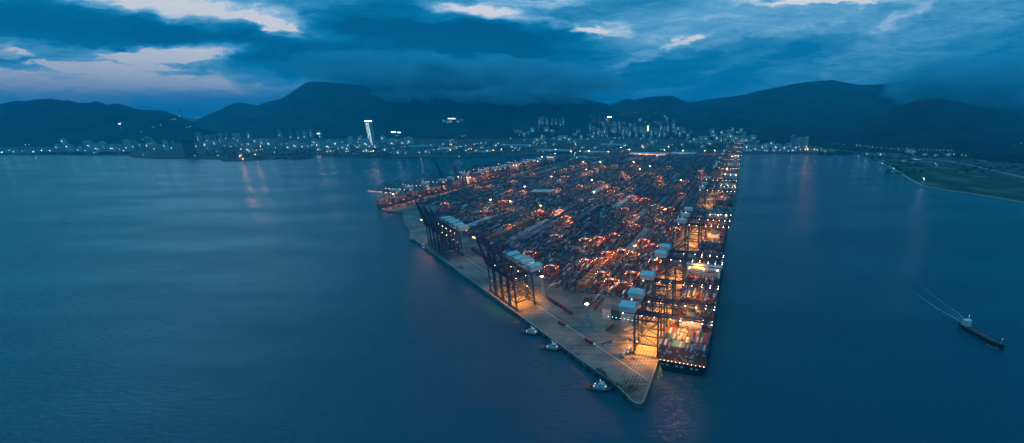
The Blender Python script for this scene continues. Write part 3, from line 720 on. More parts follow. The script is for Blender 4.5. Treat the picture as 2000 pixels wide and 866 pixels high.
def shed(x, y, L, W, hh, label, rz=0, lit=False, roofm='metal_roof', z=QZ):
    p = G(x, y, z); o = thing('warehouse', label, 'warehouse', p, HD-math.pi/2+rz, 'port warehouses')
    MB().box((0, 0, hh/2), (L, W, hh), 'plaster_grey').build('wall', o)
    MB().add([(-L/2-1, -W/2-1, hh), (L/2+1, -W/2-1, hh), (L/2+1, W/2+1, hh), (-L/2-1, W/2+1, hh), (-L/2-1, 0, hh+3), (L/2+1, 0, hh+3)], [(0, 1, 5, 4), (3, 4, 5, 2), (0, 4, 3), (1, 2, 5), (3, 2, 1, 0)], roofm).build('roof', o)
    n = int(L/12)
    mb = MB()
    for k in range(n): mb.box((-L/2+6+k*12, -W/2-.1, 2.6), (5, .3, 5), 'window_dark')
    mb.build('loading_doors', o)
    if lit:
        MB().box((0, -W/2-1.2, hh-2), (L-6, .4, 1.8), 'lit_facade').build('light_strip', o)
        lamp('shed_light', (0, -W/2-12, hh), 50000, (1, .3, .18), o, 3)
    return o
shed(1268, 304, 260, 110, 16, 'wide pale roofed warehouse with a red lit front at the head of the yard', 0, True)
shed(1335, 303, 170, 120, 14, 'grey roofed warehouse right of the red lit one', 0)
shed(1165, 300, 180, 70, 14, 'long pale roofed shed left of the red lit warehouse', .05)
shed(1150, 311, 150, 60, 12, 'low pale roofed shed in front of the long shed at the yard head', 0)
shed(1085, 296, 260, 70, 13, 'low wide shed with pale roof near the inner basin corner', .1)
shed(1010, 286, 280, 70, 13, 'wide pale shed on the mainland behind the basin', .2, z=3)
shed(875, 294, 160, 60, 14, 'pale long warehouse on the mainland waterfront left of the basin', .2, z=3)
shed(820, 288, 170, 60, 12, 'low warehouse behind the mainland waterfront quay', .25, z=3)
shed(1200, 285, 240, 80, 14, 'pale roofed shed inland of the yard head road', 0, z=3)
shed(950, 300, 90, 50, 16, 'small box shed by the basin corner', .1, z=3)

# ------------------------------------------------------------------ trucks on the apron
def make_truck(cabm, boxm):
    r = thing('container_truck', 'x', 'truck')
    MB().box((0, 0, 1.15), (13.6, 1.4, .4), 'hull_dark').build('chassis', r)
    mb = MB(); mb.box((8.2, 0, 2.0), (2.2, 2.4, 2.6), cabm); mb.box((9.3, 0, 2.5), (.2, 2.1, 1.0), 'cab_glass'); mb.build('cab', r)
    if boxm: MB().box((-.2, 0, 2.7), (12.1, 2.4, 2.6), boxm).build('load', r)
    for x in (8.2, 5.2, -4, -5.4):
        for y in (-1.05, 1.05): MB().bar((x, y-.15, .55), (x, y+.15, .55), 1.1, 'dark_rubber', n=10).build('wheel', r)
    for y in (-.9, .9): MB().oct((9.45, y, 1.2), .16, 'lamp_cool').build('headlight', r)
    return Proto(r)
TA = make_truck('truck_white', 'paint_white'); TB = make_truck('truck_blue', 'paint_rust_red'); TCc = make_truck('truck_red', None)
trk = [(TA, 1219, 694, 72, 'truck with a white container beneath the front crane, left of a pair'), (TA, 1228, 688, 72, 'truck with a white container beneath the front crane, right of a pair'),
       (TA, 1226, 646, 35, 'long pale trailer truck on the apron below the port office'), (TB, 1097, 634, -40, 'truck with a rust red load parked mid apron left of the lattice mast'),
       (TCc, 1183, 671, 20, 'empty flatbed truck on the open apron'), (TB, 1190, 643, 60, 'truck standing just below the port office'),
       (TCc, 900, 522, -42, 'empty flatbed truck on the slanting apron between the crane clusters'), (TB, 1025, 560, -40, 'truck with a rust red load behind the near cluster of raised cranes'),
       (TA, 1078, 560, 60, 'white truck at the corner of the yard near the lattice mast'), (TA, 1305, 470, 68, 'white truck on the road beside the ship quay cranes'), (TB, 1322, 452, 68, 'truck driving the ship quay road beyond the white truck')]
trk += [(TCc, 1000, 578, -42, 'empty flatbed truck under the near cluster of raised cranes'), (TA, 960, 552, -42, 'white truck driving along the slanting apron past the raised cranes'),
        (TB, 1150, 668, -40, 'truck with a rust red load on the apron line below the lattice mast'), (TA, 1246, 668, 72, 'white truck waiting between the legs of the front crane'),
        (TB, 1292, 505, 68, 'rust red loaded truck beside the third crane on the ship quay'), (TA, 1268, 575, 68, 'white truck beside the second crane on the ship quay')]
for pr, x, y, hd, lb in trk: pr.put(G(x, y, QZ), R(hd), lb, 'truck', 'trucks on the port apron')

# ------------------------------------------------------------------ boats
def hullmesh(L, W, free, m, sheer=1.5, stern=.85):
    st = [(0, stern, 0), (.1, 1, 0), (.6, 1, 0), (.8, .8, .4), (.92, .45, .8), (1, .04, 1)]
    v = []; f = []
    for u, a, up in st:
        x = (u-.5)*L; v += [(x, -W/2*a, free+up*sheer), (x*.97, -W/2*a*.75, -.6), (x*.97, W/2*a*.75, -.6), (x, W/2*a, free+up*sheer)]
    for i in range(len(st)-1):
        o = 4*i; f += [(o, o+4, o+5, o+1), (o+1, o+5, o+6, o+2), (o+2, o+6, o+7, o+3)]
    f += [(0, 1, 2, 3), tuple(4*(len(st)-1)+k for k in (3, 2, 1, 0))]
    mb = MB(); mb.add(v, f, m); dk = []
    for u, a, up in st: x = (u-.5)*L; dk += [(x, -W/2*a*.95, free+up*sheer-.35), (x, W/2*a*.95, free+up*sheer-.35)]
    mb.add(dk, [(2*i, 2*i+2, 2*i+3, 2*i+1) for i in range(len(st)-1)], 'deck_paint'); return mb
r = thing('tugboat', 'x', 'tugboat')
hullmesh(33, 10.5, 2.4, 'hull_dark', 2.2).build('hull', r)
mb = MB(); mb.box((1, 0, 4), (15, 7.6, 3.2), 'house_grey'); mb.box((8.55, 0, 4.3), (.2, 5.5, .9), 'window_dark')
for sy in (-1, 1): mb.box((1, sy*3.82, 4.2), (12, .12, .9), 'window_dark')
mb.build('deckhouse', r)
mb = MB(); mb.box((3, 0, 7), (8, 6, 2.8), 'house_grey'); mb.build('upper_house', r)
mb = MB(); mb.box((3.5, 0, 9.7), (5.4, 5, 2.6), 'house_grey'); mb.box((3.5, 0, 10), (5.6, 5.2, 1.1), 'window_dark'); mb.box((3.5, 0, 11.2), (6.2, 5.8, .3), 'house_grey'); mb.build('wheelhouse', r)
for sy in (-2, 2): MB().bar((-3, sy, 5), (-3.4, sy, 10.2), 1.5, 'funnel_paint', n=8).build('funnel', r)
mb = MB(); mb.bar((2, 0, 11.2), (1.6, 0, 18), .5, 'house_grey', .2); mb.bar((1.8, -1.8, 14.5), (1.8, 1.8, 14.5), .3, 'house_grey'); mb.build('mast', r)
MB().box((-10, 0, 3.4), (3, 3, 1.6), 'hull_dark').build('towing_winch', r)
for p_ in ((8.8, 0, 6), (1.8, 0, 16), (-6, 2.5, 6), (-6, -2.5, 6)): MB().oct(p_, .3, 'lamp_cool').build('deck_lamp', r)
TUG = Proto(r)
for x0, y0, x1, y1, lb in [(1019,648,1056,655,'white topped tugboat under the quay wall, nearest the raised cranes'),(1058,679,1098,684,'white topped tugboat, middle one of three along the slanting quay'),(1143,755,1198,764,'white topped tugboat closest to the pier tip')]:
    a, b2 = G(x0, y0), G(x1, y1); d = b2-a; TUG.put((a+b2)/2, math.atan2(d.y, d.x), lb, 'tugboat', 'tugboats beside the slanting quay', (.9, .9, .72))
TUG.put(G(829, 485), dang, 'small harbour boat moored by the far inlet corner', 'tugboat')
# coastal cargo vessel
a, b2 = G(1884, 640), G(1951, 679); d = b2-a; L = d.length*1.25; print('cargo', L)
cb = thing('cargo_ship', 'small dark cargo ship with white aft bridge steaming on open water at right', 'ship', (a+b2)/2, math.atan2(d.y, d.x))
hullmesh(L, L*.19, 4.4, 'hull_dark', 2.6).build('hull', cb)
mb = MB(); 
for k, w_ in ((0, 9), (1, 8.4), (2, 7.6)): mb.box((-L*.38, 0, 4.5+k*2.7), (8-k, w_, 2.5), 'white_paint'); mb.box((-L*.38, 0, 4.8+k*2.7), (8.1-k, w_+.1, .8), 'window_dark')
mb.box((-L*.38, 0, 12.3), (5, 10, 2.2), 'white_paint'); mb.build('superstructure', cb)
MB().box((-L*.44, 0, 9), (2.4, 2.6, 8), 'funnel_paint').build('funnel', cb)
for k in (-1, 0, 1):
    MB().box((L*(.04+.17*k), 0, 4.6), (L*.15, L*.10, 1.4), 'roof_tar').build('hatch_cover', cb)
MB().bar((L*.42, 0, 5), (L*.42, 0, 14), .5, 'white_paint', .25).build('foremast', cb); MB().bar((-L*.37, 0, 13), (-L*.37, 0, 20), .5, 'white_paint', .25).build('mainmast', cb)
MB().oct((-L*.37, 0, 20), .26, 'lamp_cool').build('masthead_light', cb); MB().oct((L*.42, 0, 14), .2, 'lamp_cool').build('masthead_light', cb)
# wake
m = bpy.data.materials.new('wake_foam'); m.use_nodes = True; nt = m.node_tree; b = nt.nodes['Principled BSDF']; b.inputs['Base Color'].default_value = (.6, .68, .7, 1); b.inputs['Roughness'].default_value = .7
n = nt.nodes.new('ShaderNodeTexNoise'); n.inputs['Scale'].default_value = .35; n.inputs['Detail'].default_value = 6; g = nt.nodes.new('ShaderNodeNewGeometry'); nt.links.new(g.outputs['Position'], n.inputs['Vector'])
at_ = nt.nodes.new('ShaderNodeAttribute'); at_.attribute_name = 'fade'
mt = nt.nodes.new('ShaderNodeMath'); mt.operation = 'ADD'; nt.links.new(n.outputs['Fac'], mt.inputs[0]); nt.links.new(at_.outputs['Fac'], mt.inputs[1])
mr = nt.nodes.new('ShaderNodeMapRange'); mr.inputs[1].default_value = .85; mr.inputs[2].default_value = 1.35; mr.inputs[4].default_value = .5; nt.links.new(mt.outputs[0], mr.inputs[0]); nt.links.new(mr.outputs[0], b.inputs['Alpha'])
MATS['wake_foam'] = m
vsw = []; fsw = []; fad = []
def wake(px, w0, w1, f0, f1):
    pts = [G(*a) for a in px]; n = 40; o0 = len(vsw)
    for i in range(n+1):
        u = i/n; k = u*(len(pts)-1); j = min(int(k), len(pts)-2); p = pts[j].lerp(pts[j+1], k-j); d = (pts[j+1]-pts[j]).normalized(); nn_ = Vector((-d.y, d.x, 0))
        w = (w0+(w1-w0)*u)*(1+.3*math.sin(i*1.7)); 
        for s_, ff in ((-1, -.35), (0, 0), (1, -.35)):
            q = p+nn_*w*s_*.5; vsw.append((q.x, q.y, .05+.004*len(px))); fad.append(f0+(f1-f0)*u+ff)
    for i in range(n):
        for j in range(2): a_ = o0+i*3+j; fsw.append((a_, a_+1, a_+4, a_+3))
wake([(1884,634),(1862,620),(1830,603),(1795,578),(1765,556),(1730,532)], 2.2, 8, 1.0, .3)
wake([(1888,628),(1872,612),(1850,598),(1820,575),(1790,550),(1758,524)], 1.6, 8, .9, .3)
wake([(1886,632),(1868,617),(1830,592)], 7, 16, .75, .3)
wake([(1951,681),(1936,678),(1920,667)], 2.5, 1.0, 1.0, .6)
me = bpy.data.meshes.new('wake'); me.from_pydata(vsw, [], fsw); me.materials.append(m); at2 = me.attributes.new('fade', 'FLOAT', 'POINT'); at2.data.foreach_set('value', fad)
o = bpy.data.objects.new('wake', me); COL.objects.link(o); tag(o, 'white foam wake trailing behind the small cargo ship', 'wake', kind='stuff')
# small craft
r = thing('small_boat', 'x', 'boat'); hullmesh(16, 4.4, 1.4, 'white_paint', 1.0).build('hull', r); mb = MB(); mb.box((-1, 0, 2.4), (6, 3, 2), 'white_paint'); mb.box((-1, 0, 2.7), (6.1, 3.1, .7), 'window_dark'); mb.build('cabin', r)
SB = Proto(r)
for x, y, h_, lb in [(1680,323,.3,'pale small boat off the right shore, left one of a pair'),(1694,326,.2,'pale small boat off the right shore, right one of a pair'),(1622,312,0,'tiny boat right of the bright waterfront lights, nearer the shore lights'),(1641,311,0,'tiny boat right of the bright waterfront lights, farther right'),(128,436,.8,'lone tiny dark boat on the open water at far left'),(1732,318,0,'pale boat moored against the grassy point'),(1745,335,0,'pale boat moored at the seawall of the grassy point')]:
    SB.put(G(x, y), h_, lb, 'boat', 'small boats on the bay', (1, 1, 1) if x < 200 else (1.8, 1.8, 1.5))

# ------------------------------------------------------------------ town buildings
def make_block(w, d, h, wall, lit, style):
    r = thing('apartment_block', 'x', 'building'); mb = MB()
    mb.box((0, 0, h/2-6), (w, d, h+12), wall)
    if style == 'tower':
        mb.box((-w*.28, 0, h/2-5), (w*.2, d+4, h+10), wall); mb.box((w*.28, 0, h/2-5), (w*.2, d+4, h+10), wall)
    mb.build('wall', r)
    mb = MB(); n = max(2, int(h/9))
    for k in range(n): mb.box((0, 0, 5+k*(h-6)/n), (w+.5, d+.5, 2.2), 'window_dark')
    if style == 'tower':
        for sx in (-.28, .28): mb.box((sx*w, 0, h/2), (w*.12, d+4.4, h-8), 'window_dark')
    mb.build('window_bands', r)
    mb = MB(); mb.box((0, 0, h+.7), (w+1, d+1, 1.4), 'roof_tar'); mb.box((w*.1, 0, h+3), (w*.35, d*.5, 4), wall); mb.build('roof', r)
    for k in range(lit):
        MB().box((random.uniform(-w*.4, w*.4), -d/2-.6 if style != 'tower' else -d/2-2.5, random.uniform(6, h-6)), (3, .6, 2.2), random.choice(['lit_window', 'lamp_dim', 'lit_strip'])).build('lit_window', r)
    return Proto(r)
BP = {'tower': [make_block(26, 20, 95, 'plaster_pale', 2, 'tower'), make_block(30, 22, 110, 'plaster_grey', 3, 'tower'), make_block(24, 20, 80, 'plaster_grey', 1, 'tower')],
      'slab': [make_block(55, 16, 45, 'plaster_pale', 2, 'slab'), make_block(46, 18, 36, 'plaster_grey', 1, 'slab'), make_block(38, 16, 55, 'plaster_pale', 2, 'slab')],
      'low': [make_block(40, 24, 16, 'plaster_pale', 1, 'slab'), make_block(52, 28, 13, 'plaster_grey', 0, 'slab'), make_block(28, 20, 20, 'plaster_pale', 1, 'slab')]}
clusters = [ # kind, x0,x1,ybase0,ybase1,count,height scale range, where
 ('low', 5, 250, 296, 301, 20, (.6, 1.1), 'far left shore'),
 ('slab', 100, 330, 284, 297, 14, (.6, 1.2), 'far left town'),
 ('tower', 240, 350, 286, 296, 6, (.55, .9), 'below the left hills'),
 ('tower', 385, 500, 270, 284, 9, (.6, .9), 'left of the high peak'),
 ('slab', 400, 700, 280, 297, 26, (.6, 1.1), 'under the high peak'),
 ('tower', 540, 640, 268, 282, 6, (.7, 1.0), 'on the high peak slope'),
 ('slab', 684, 716, 283, 287, 4, (1.2, 1.5), 'beside the white crowned tower'),
 ('slab', 745, 800, 280, 285, 6, (.9, 1.3), 'right of the white crowned tower'),
 ('low', 640, 1000, 286, 303, 36, (.7, 1.2), 'mainland shore behind the basin'),
 ('low', 860, 905, 236, 242, 5, (.8, 1.2), 'lit hamlet on the slope'),
 ('tower', 1048, 1104, 243, 248, 7, (.75, .95), 'estate below the cloud bank'),
 ('slab', 1000, 1160, 256, 280, 18, (.5, 1.0), 'valley town beyond the yard'),
 ('tower', 1150, 1330, 255, 272, 26, (.7, 1.15), 'tower district beyond the yard'),
 ('slab', 1165, 1340, 236, 258, 18, (.5, .9), 'slopes behind the tower district'),
 ('slab', 1325, 1480, 258, 284, 30, (.55, 1.0), 'right hillside town'),
 ('tower', 1400, 1470, 272, 283, 7, (.45, .7), 'foot of right hillside town'),
 ('tower', 1547, 1576, 291, 295, 5, (.75, 1.05), 'pale right waterfront cluster'),
 ('slab', 1455, 1545, 288, 297, 12, (.5, .9), 'left of the pale right towers'),
 ('low', 1450, 1640, 296, 299, 14, (.6, 1.0), 'right waterfront edge'),
 ('low', 1660, 1860, 298, 308, 10, (.4, .8), 'beside the right coast road'),
 ('low', 1000, 1450, 278, 292, 24, (.7, 1.2), 'just inland of the yard'),
 ('low', 1750, 1830, 312, 322, 4, (.35, .5), 'on the grassy point'),
]
random.seed(21)
for kind, x0, x1, y0, y1, cnt, hs, where in clusters:
    pts = sorted((x0+(x1-x0)*(k+random.uniform(.1, .9))/cnt, random.uniform(y0, y1)) for k in range(cnt))
    for i, (x, y) in enumerate(pts):
        p = hit(x, y); pr = random.choice(BP[kind]); s1 = random.uniform(*hs)*1.15; s2 = random.uniform(.85, 1.35)
        tone = 'pale' if pr is BP[kind][0] or (kind != 'tower' and pr is BP[kind][2]) else 'grey'
        kd = {'tower': 'apartment tower', 'slab': 'mid rise block', 'low': 'low building'}[kind]
        pr.put(p, random.uniform(-.5, .5), f'{tone} {kd}, {ordn(i+1)} from left, {where}', 'building', f'{kd}s {where}', (s2, s2, s1))
# landmark tower
p = hit(728, 284); lt = thing('office_tower', 'tall dark tower with a brilliant white lit crown and lit edge', 'tower', p, -.35)
hh = 215
lt.scale = (1.25, 1.2, .98)
MB().box((0, 0, hh/2), (38, 30, hh), 'plaster_pale').build('wall', lt)
mb = MB()
for k in range(32): mb.box((0, 0, 8+k*6.4), (38.4, 30.4, 2.6), 'window_dark')
mb.build('window_bands', lt); MB().box((0, 0, hh+4), (37, 30, 8), 'lit_crown').build('crown', lt)
for k in range(26): MB().box((17.5, -15.4, 8+k*7.8), (2.2, .8, 4.5), 'lit_strip').build('edge_light', lt)
random.seed(4)
for k in range(34): MB().box((random.choice([-14, -8, -2, 5, 11]), -15.4, 12+k*5.6), (3.5, .6, 2.6), random.choice(['lit_strip', 'lit_window', 'lamp_dim'])).build('lit_window', lt)
p = hit(375, 305); dt = thing('dark_tower', 'dark high slab standing at the left container wharf', 'tower', p, 0)
MB().box((0, 0, 58), (56, 26, 116), 'plaster_dark').build('wall', dt); MB().box((0, 0, 117), (58, 28, 2), 'roof_tar').build('roof', dt)
mb = MB()
for k in range(11): mb.box((0, 0, 8+k*9.5), (56.4, 26.4, 2.6), 'window_dark')
mb.build('window_bands', dt)
for i, (x, w_, h_) in enumerate([(330,110,190),(338,60,230),(345,70,300),(353,60,520),(361,90,270),(372,110,230),(382,80,210),(396,120,180)]):
    q, rr_ = qr(x, 226); Y = 9500; o = thing('skyscraper', f'{"needle thin tallest" if i == 3 else "faint hazy"} skyscraper in the far skyline notch, {ordn(i+1)} from the left', 'tower', (q*Y, Y, 3), 0, 'far skyline in the notch')
    h_ *= .68; w_ *= .66; MB().box((0, 0, h_/2), (w_, w_, h_), 'plaster_grey').build('wall', o); MB().bar((0, 0, h_), (0, 0, h_*1.06), w_*.3, 'plaster_grey', 4).build('spire', o)
    if i in (1, 3, 7): MB().box((0, -w_/2-2, h_*.6), (12, 2, 9), 'lit_crown').build('lit_window', o)
# lit signs and facades in town
for x, y, wpx, mm_, lb in [(624,261,6,'lit_crown','small white lit sign on the dark slope under the high peak'),(1191,229,7,'lamp_pink','pinkish lit billboard on the slope above the tower district'),(1265.5,251,2,'lit_yellow','narrow upright yellow lit sign in the tower district'),(883,232,14,'lit_strip','white lit strip on the hamlet high on the dark slope'),(770,258,9,'lit_strip','white lit rooftop sign right of the crowned tower'),(237,242,4,'lit_crown','lone white lit sign on the dark left hillside'),(781,259,6,'lit_strip','short lit rooftop sign farther right of the crowned tower')]:
    p = hit(x, max(y+3, 242) if y < 242 else y+14); Y = p.y; q, r_ = qr(x, y); z = H+r_*Y; wm = wpx*Y/F*1.0; o = thing('lit_sign', lb, 'sign', (q*Y, Y-15, p.z-4), 0)
    hgt_ = max(z-p.z+4, 6); MB().bar((0, 1, 0), (0, 1, hgt_), 3, 'mast_steel').build('support', o)
    tall = mm_ == 'lit_yellow'
    MB().box((0, 0, hgt_), (10 if tall else wm, 1, 60 if tall else 9), mm_).build('lit_panel', o)

# ------------------------------------------------------------------ street lamps of the town
SLP = {}
for k, mm_ in (('warmwhite', 'spot_white'), ('white', 'lamp_cool'), ('orange', 'lamp_orange'), ('warm', 'lamp_warm'), ('dim', 'lamp_dim')):
    r = thing('street_lamp', 'x', 'street lamp'); MB().bar((0, 0, 0), (0, 0, 14), .5, 'mast_steel').build('pole', r); MB().oct((0, 0, 14.4), 1.3 if k != 'dim' else 1.0, mm_).build('lamp_head', r); SLP[k] = Proto(r)
z1 = lambda l, ox, oy, k: [(ox+a*k, oy+b*k) for a, b in l]
W1 = z1([(1185,356),(1570,380),(1498,398),(1528,394),(1685,337),(1715,334),(1865,405),(1830,406),(1388,455),(1400,527),(1692,542),(1512,620),(1607,608),(1715,600),(1920,591),(1996,583),(1232,590),(1275,583),(1295,577),(1310,585),(1105,615),(1135,611),(254,579),(288,577),(8,660),(1408,678),(1910,686),(1250,585),(1175,626)], 0, 170, .2)
W2 = z1([(22,606),(123,598),(247,582),(168,640),(277,675),(290,728),(583,445),(1065,478),(992,595),(985,632),(1142,596),(1315,594),(1335,592),(1423,596),(1540,594),(1631,571),(1786,555),(1603,678),(1648,672),(1945,580),(798,596),(825,648),(798,650),(667,681),(975,684),(1965,545)], 380, 190, .1617)
O2 = z1([(430,567),(537,563),(656,580),(443,615),(567,641),(803,615),(575,719),(592,770),(1467,568),(750,660)], 380, 190, .1617)
W3 = z1([(20,457),(158,443),(303,467),(319,435),(327,505),(461,482),(516,500),(643,427),(673,441),(725,425),(785,418),(840,494),(870,458),(757,371),(768,358),(1018,452),(1250,466),(1355,405),(1328,430),(1370,435),(1398,443),(1605,396),(1594,466),(1622,460),(1667,453),(1715,450),(1851,455),(1913,468),(1447,492),(1500,483),(205,551),(228,548),(395,552),(451,555),(476,553),(38,548),(716,510),(1430,608),(1500,375),(1462,378),(1440,200),(1400,205),(1360,174),(1997,210)], 640, 200, .18)
O3 = z1([(1335,470),(1350,472),(1800,538),(1985,402),(1690,548),(1530,520),(1560,525)], 640, 200, .18)
W4 = z1([(50,352),(180,378),(240,378),(339,370),(346,417),(344,436),(93,502),(171,505),(388,505),(163,576),(395,552),(526,502),(1018,250),(1073,278),(1145,275),(1197,278),(1175,355),(1130,362),(1250,355),(1280,428),(1130,435),(1330,475),(1465,480),(1540,490),(1690,468),(1675,558),(1258,558),(902,555),(886,585),(821,611),(990,555),(430,590),(437,606),(395,615),(325,632),(182,665),(232,652),(1480,220),(1442,238),(1557,204),(1604,210),(1620,212),(1712,200),(1725,243),(1773,266),(1877,207),(1648,264),(1628,266),(1990,257),(1766,632),(1697,640),(800,425),(840,465),(1340,540),(1395,540),(1450,540),(1380,350),(1230,408),(1080,320),(1160,320)], 1000, 190, .15)
W5 = z1([(18,362),(160,158),(82,205),(45,187),(250,197),(265,197),(410,228),(337,350),(510,350),(585,400),(574,436),(612,434),(502,448),(370,422),(465,433),(657,425),(665,473),(750,436),(782,438),(1036,320),(1220,398),(1480,480),(1593,500),(1482,557),(1108,550),(1150,545),(1185,545),(1245,548),(1330,545),(1400,550),(1605,542),(1815,537),(890,555),(970,555),(163,448),(185,370),(965,360),(985,362)], 1250, 190, .195)
O5 = z1([(1655,542),(1680,541),(1712,541),(1733,542),(1772,541)], 1250, 190, .195)
W6 = z1([(105,225),(195,232),(225,238),(265,243),(312,246),(423,258),(452,262),(505,268),(535,272),(563,275),(598,280),(640,283),(690,285),(725,286),(760,288),(795,292),(828,293),(870,294),(905,296),(938,297),(980,298),(1015,298),(1055,302),(1090,303),(1125,305),(1160,308),(1195,310),(1235,314),(1267,312),(1285,345),(1355,352),(1390,355),(925,342),(930,388),(950,390),(965,393),(985,393),(1137,441),(1120,428),(655,402),(650,428),(1022,585),(750,476),(1205,340),(1825,265),(1885,245)], 1580, 230, .2194)
cnts = {}
def lampset(l, key, where, drop=0):
    for x, y in sorted(l):
        p = hit(x, y+1.2); i = cnts.get(where, 0)+1; cnts[where] = i
        q, r_ = qr(x, y); zz = H+r_*p.y; zs = max(.4, min(4, (zz-p.z)/14.4)) if zz > p.z else .6
        SLP[key].put(p, 0, f'{dict(dim="faint", warmwhite="cream").get(key, key)} street lamp {where}, {ordn(i)} from the left', 'street lamp', 'street lamps '+where, (1, 1, zs) if False else None)
lampset(W1, 'white', 'in the far left shore town'); lampset(W2, 'white', 'in the port town under the peak'); lampset(O2, 'orange', 'at the left container wharf')
lampset(W3[::2], 'warmwhite', 'on the middle waterfront'); lampset(W3[1::2], 'white', 'along the mid shore road'); lampset(O3, 'orange', 'behind the inner basin'); lampset(W4[::2], 'warmwhite', 'in the valley town'); lampset(W4[1::2], 'white', 'on the valley roads'); lampset(W5, 'white', 'in the right hillside town')
lampset(O5, 'orange', 'on the bright right waterfront'); lampset(W6, 'dim', 'by the coast road')
random.seed(5)
X1 = [(random.uniform(640, 1330), random.triangular(283, 304, 294)) for _ in range(60)]; X1 = [a for a in X1 if a[1] < 302 or a[0] < 1000]
lampset(X1, 'dim', 'scattered among the port sheds')
X2 = [(random.uniform(1150, 1480), random.uniform(235, 285)) for _ in range(18)]; lampset(X2, 'dim', 'between the towers')
for x, y, pw, c_ in [(1577,296,9e5,(1,.45,.2)),(1590,296,9e5,(1,.45,.2)),(622,296,5e5,(1,.3,.15)),(1802,358,2.5e5,(.8,1,1)),(470,310,5e5,(1,.45,.35)),(500,308,4e5,(1,.45,.3)),(730,300,3e5,(1,.4,.35)),(880,298,5e5,(1,.4,.4)),(980,297,6e5,(1,.32,.2)),(820,303,3e5,(.7,.8,1))]:
    p = hit(x, y); o = SLP['warm' if c_[2] < .5 else 'white'].put(p, 0, f'bright floodlight pole at the {"grassy point" if x > 1700 else "right waterfront" if x > 1500 else "mainland wharves"}, {ordn(1+sorted([1577,1590,622,1802,470,500,730,880,980,820]).index(x))} from the left along the shore', 'street lamp', 'bright shore floodlights', (1.4, 1.4, 1.2)); lamp('shore_light', (0, 0, 12), pw*.016, c_, o, 2)

# ------------------------------------------------------------------ trees: far woods and shore trees
mb = MB(); random.seed(9)
def clump(p, r, n, sz):
    for _ in range(n):
        d = Vector((random.gauss(0, 1), random.gauss(0, 1), random.gauss(0, .7))); d = d.normalized()*r*random.random()**.4; c = p+Vector((d.x, d.y, abs(d.z)+r*.25))
        a1 = Vector((random.gauss(0, 1), random.gauss(0, 1), random.gauss(0, 1))).normalized()*sz; a2 = a1.cross(Vector((random.gauss(0, 1), random.gauss(0, 1), 1))).normalized()*sz
        mb.add([c-a1, c+a2, c+a1, c-a2], [(0, 1, 2, 3)], 'leaf')
for x0, x1, y0, y1, n in [(1310,1450,282,293,160),(60,250,300,302.5,60),(400,640,290,306,80),(1600,1720,296,303,130),(1700,2000,301,312,120),(850,1010,283,300,70),(1730,1800,318,345,35),(640,900,290,306,70),(1860,2000,306,340,90)]:
    for _ in range(n):
        p = hit(random.uniform(x0, x1), random.uniform(y0, y1)); clump(p, random.uniform(6, 13), 26, 2.6)
tag(mb.build('woodland'), 'dark far-off trees reading as one mass along the shores and roads', 'woodland', kind='stuff')

# ------------------------------------------------------------------ low clouds on the mountains
m = bpy.data.materials.new('cloud_vapour'); m.use_nodes = True; nt = m.node_tree; nt.nodes.clear()
out = nt.nodes.new('ShaderNodeOutputMaterial'); pv = nt.nodes.new('ShaderNodeVolumePrincipled'); pv.inputs['Color'].default_value = (.36, .84, 1, 1); pv.inputs['Anisotropy'].default_value = .0
g = nt.nodes.new('ShaderNodeNewGeometry'); mp = nt.nodes.new('ShaderNodeMapping'); mp.inputs['Scale'].default_value = (1, 1, 2.6); nt.links.new(g.outputs['Position'], mp.inputs[0])
nn = nt.nodes.new('ShaderNodeTexNoise'); nn.inputs['Scale'].default_value = .0016; nn.inputs['Detail'].default_value = 6; nn.inputs['Roughness'].default_value = .62; nt.links.new(mp.outputs[0], nn.inputs['Vector'])
mr = nt.nodes.new('ShaderNodeMapRange'); mr.interpolation_type = 'SMOOTHSTEP'; mr.inputs[1].default_value = .40; mr.inputs[2].default_value = .66; mr.inputs[4].default_value = .008; nt.links.new(nn.outputs['Fac'], mr.inputs[0])
tco = nt.nodes.new('ShaderNodeTexCoord'); gr = nt.nodes.new('ShaderNodeVectorMath'); gr.operation = 'SUBTRACT'; gr.inputs[1].default_value = (.5, .5, .5); nt.links.new(tco.outputs['Generated'], gr.inputs[0])
g3 = nt.nodes.new('ShaderNodeVectorMath'); g3.operation = 'MULTIPLY'; g3.inputs[1].default_value = (1, .3, .85); nt.links.new(gr.outputs[0], g3.inputs[0])
ln = nt.nodes.new('ShaderNodeVectorMath'); ln.operation = 'LENGTH'; nt.links.new(g3.outputs[0], ln.inputs[0])
fo = nt.nodes.new('ShaderNodeMapRange'); fo.interpolation_type = 'SMOOTHSTEP'; fo.inputs[1].default_value = .54; fo.inputs[2].default_value = .26; nt.links.new(ln.outputs['Value'], fo.inputs[0])
mu = nt.nodes.new('ShaderNodeMath'); mu.operation = 'MULTIPLY'; nt.links.new(mr.outputs[0], mu.inputs[0]); nt.links.new(fo.outputs[0], mu.inputs[1]); nt.links.new(mu.outputs[0], pv.inputs['Density'])
nt.links.new(pv.outputs[0], out.inputs['Volume'])
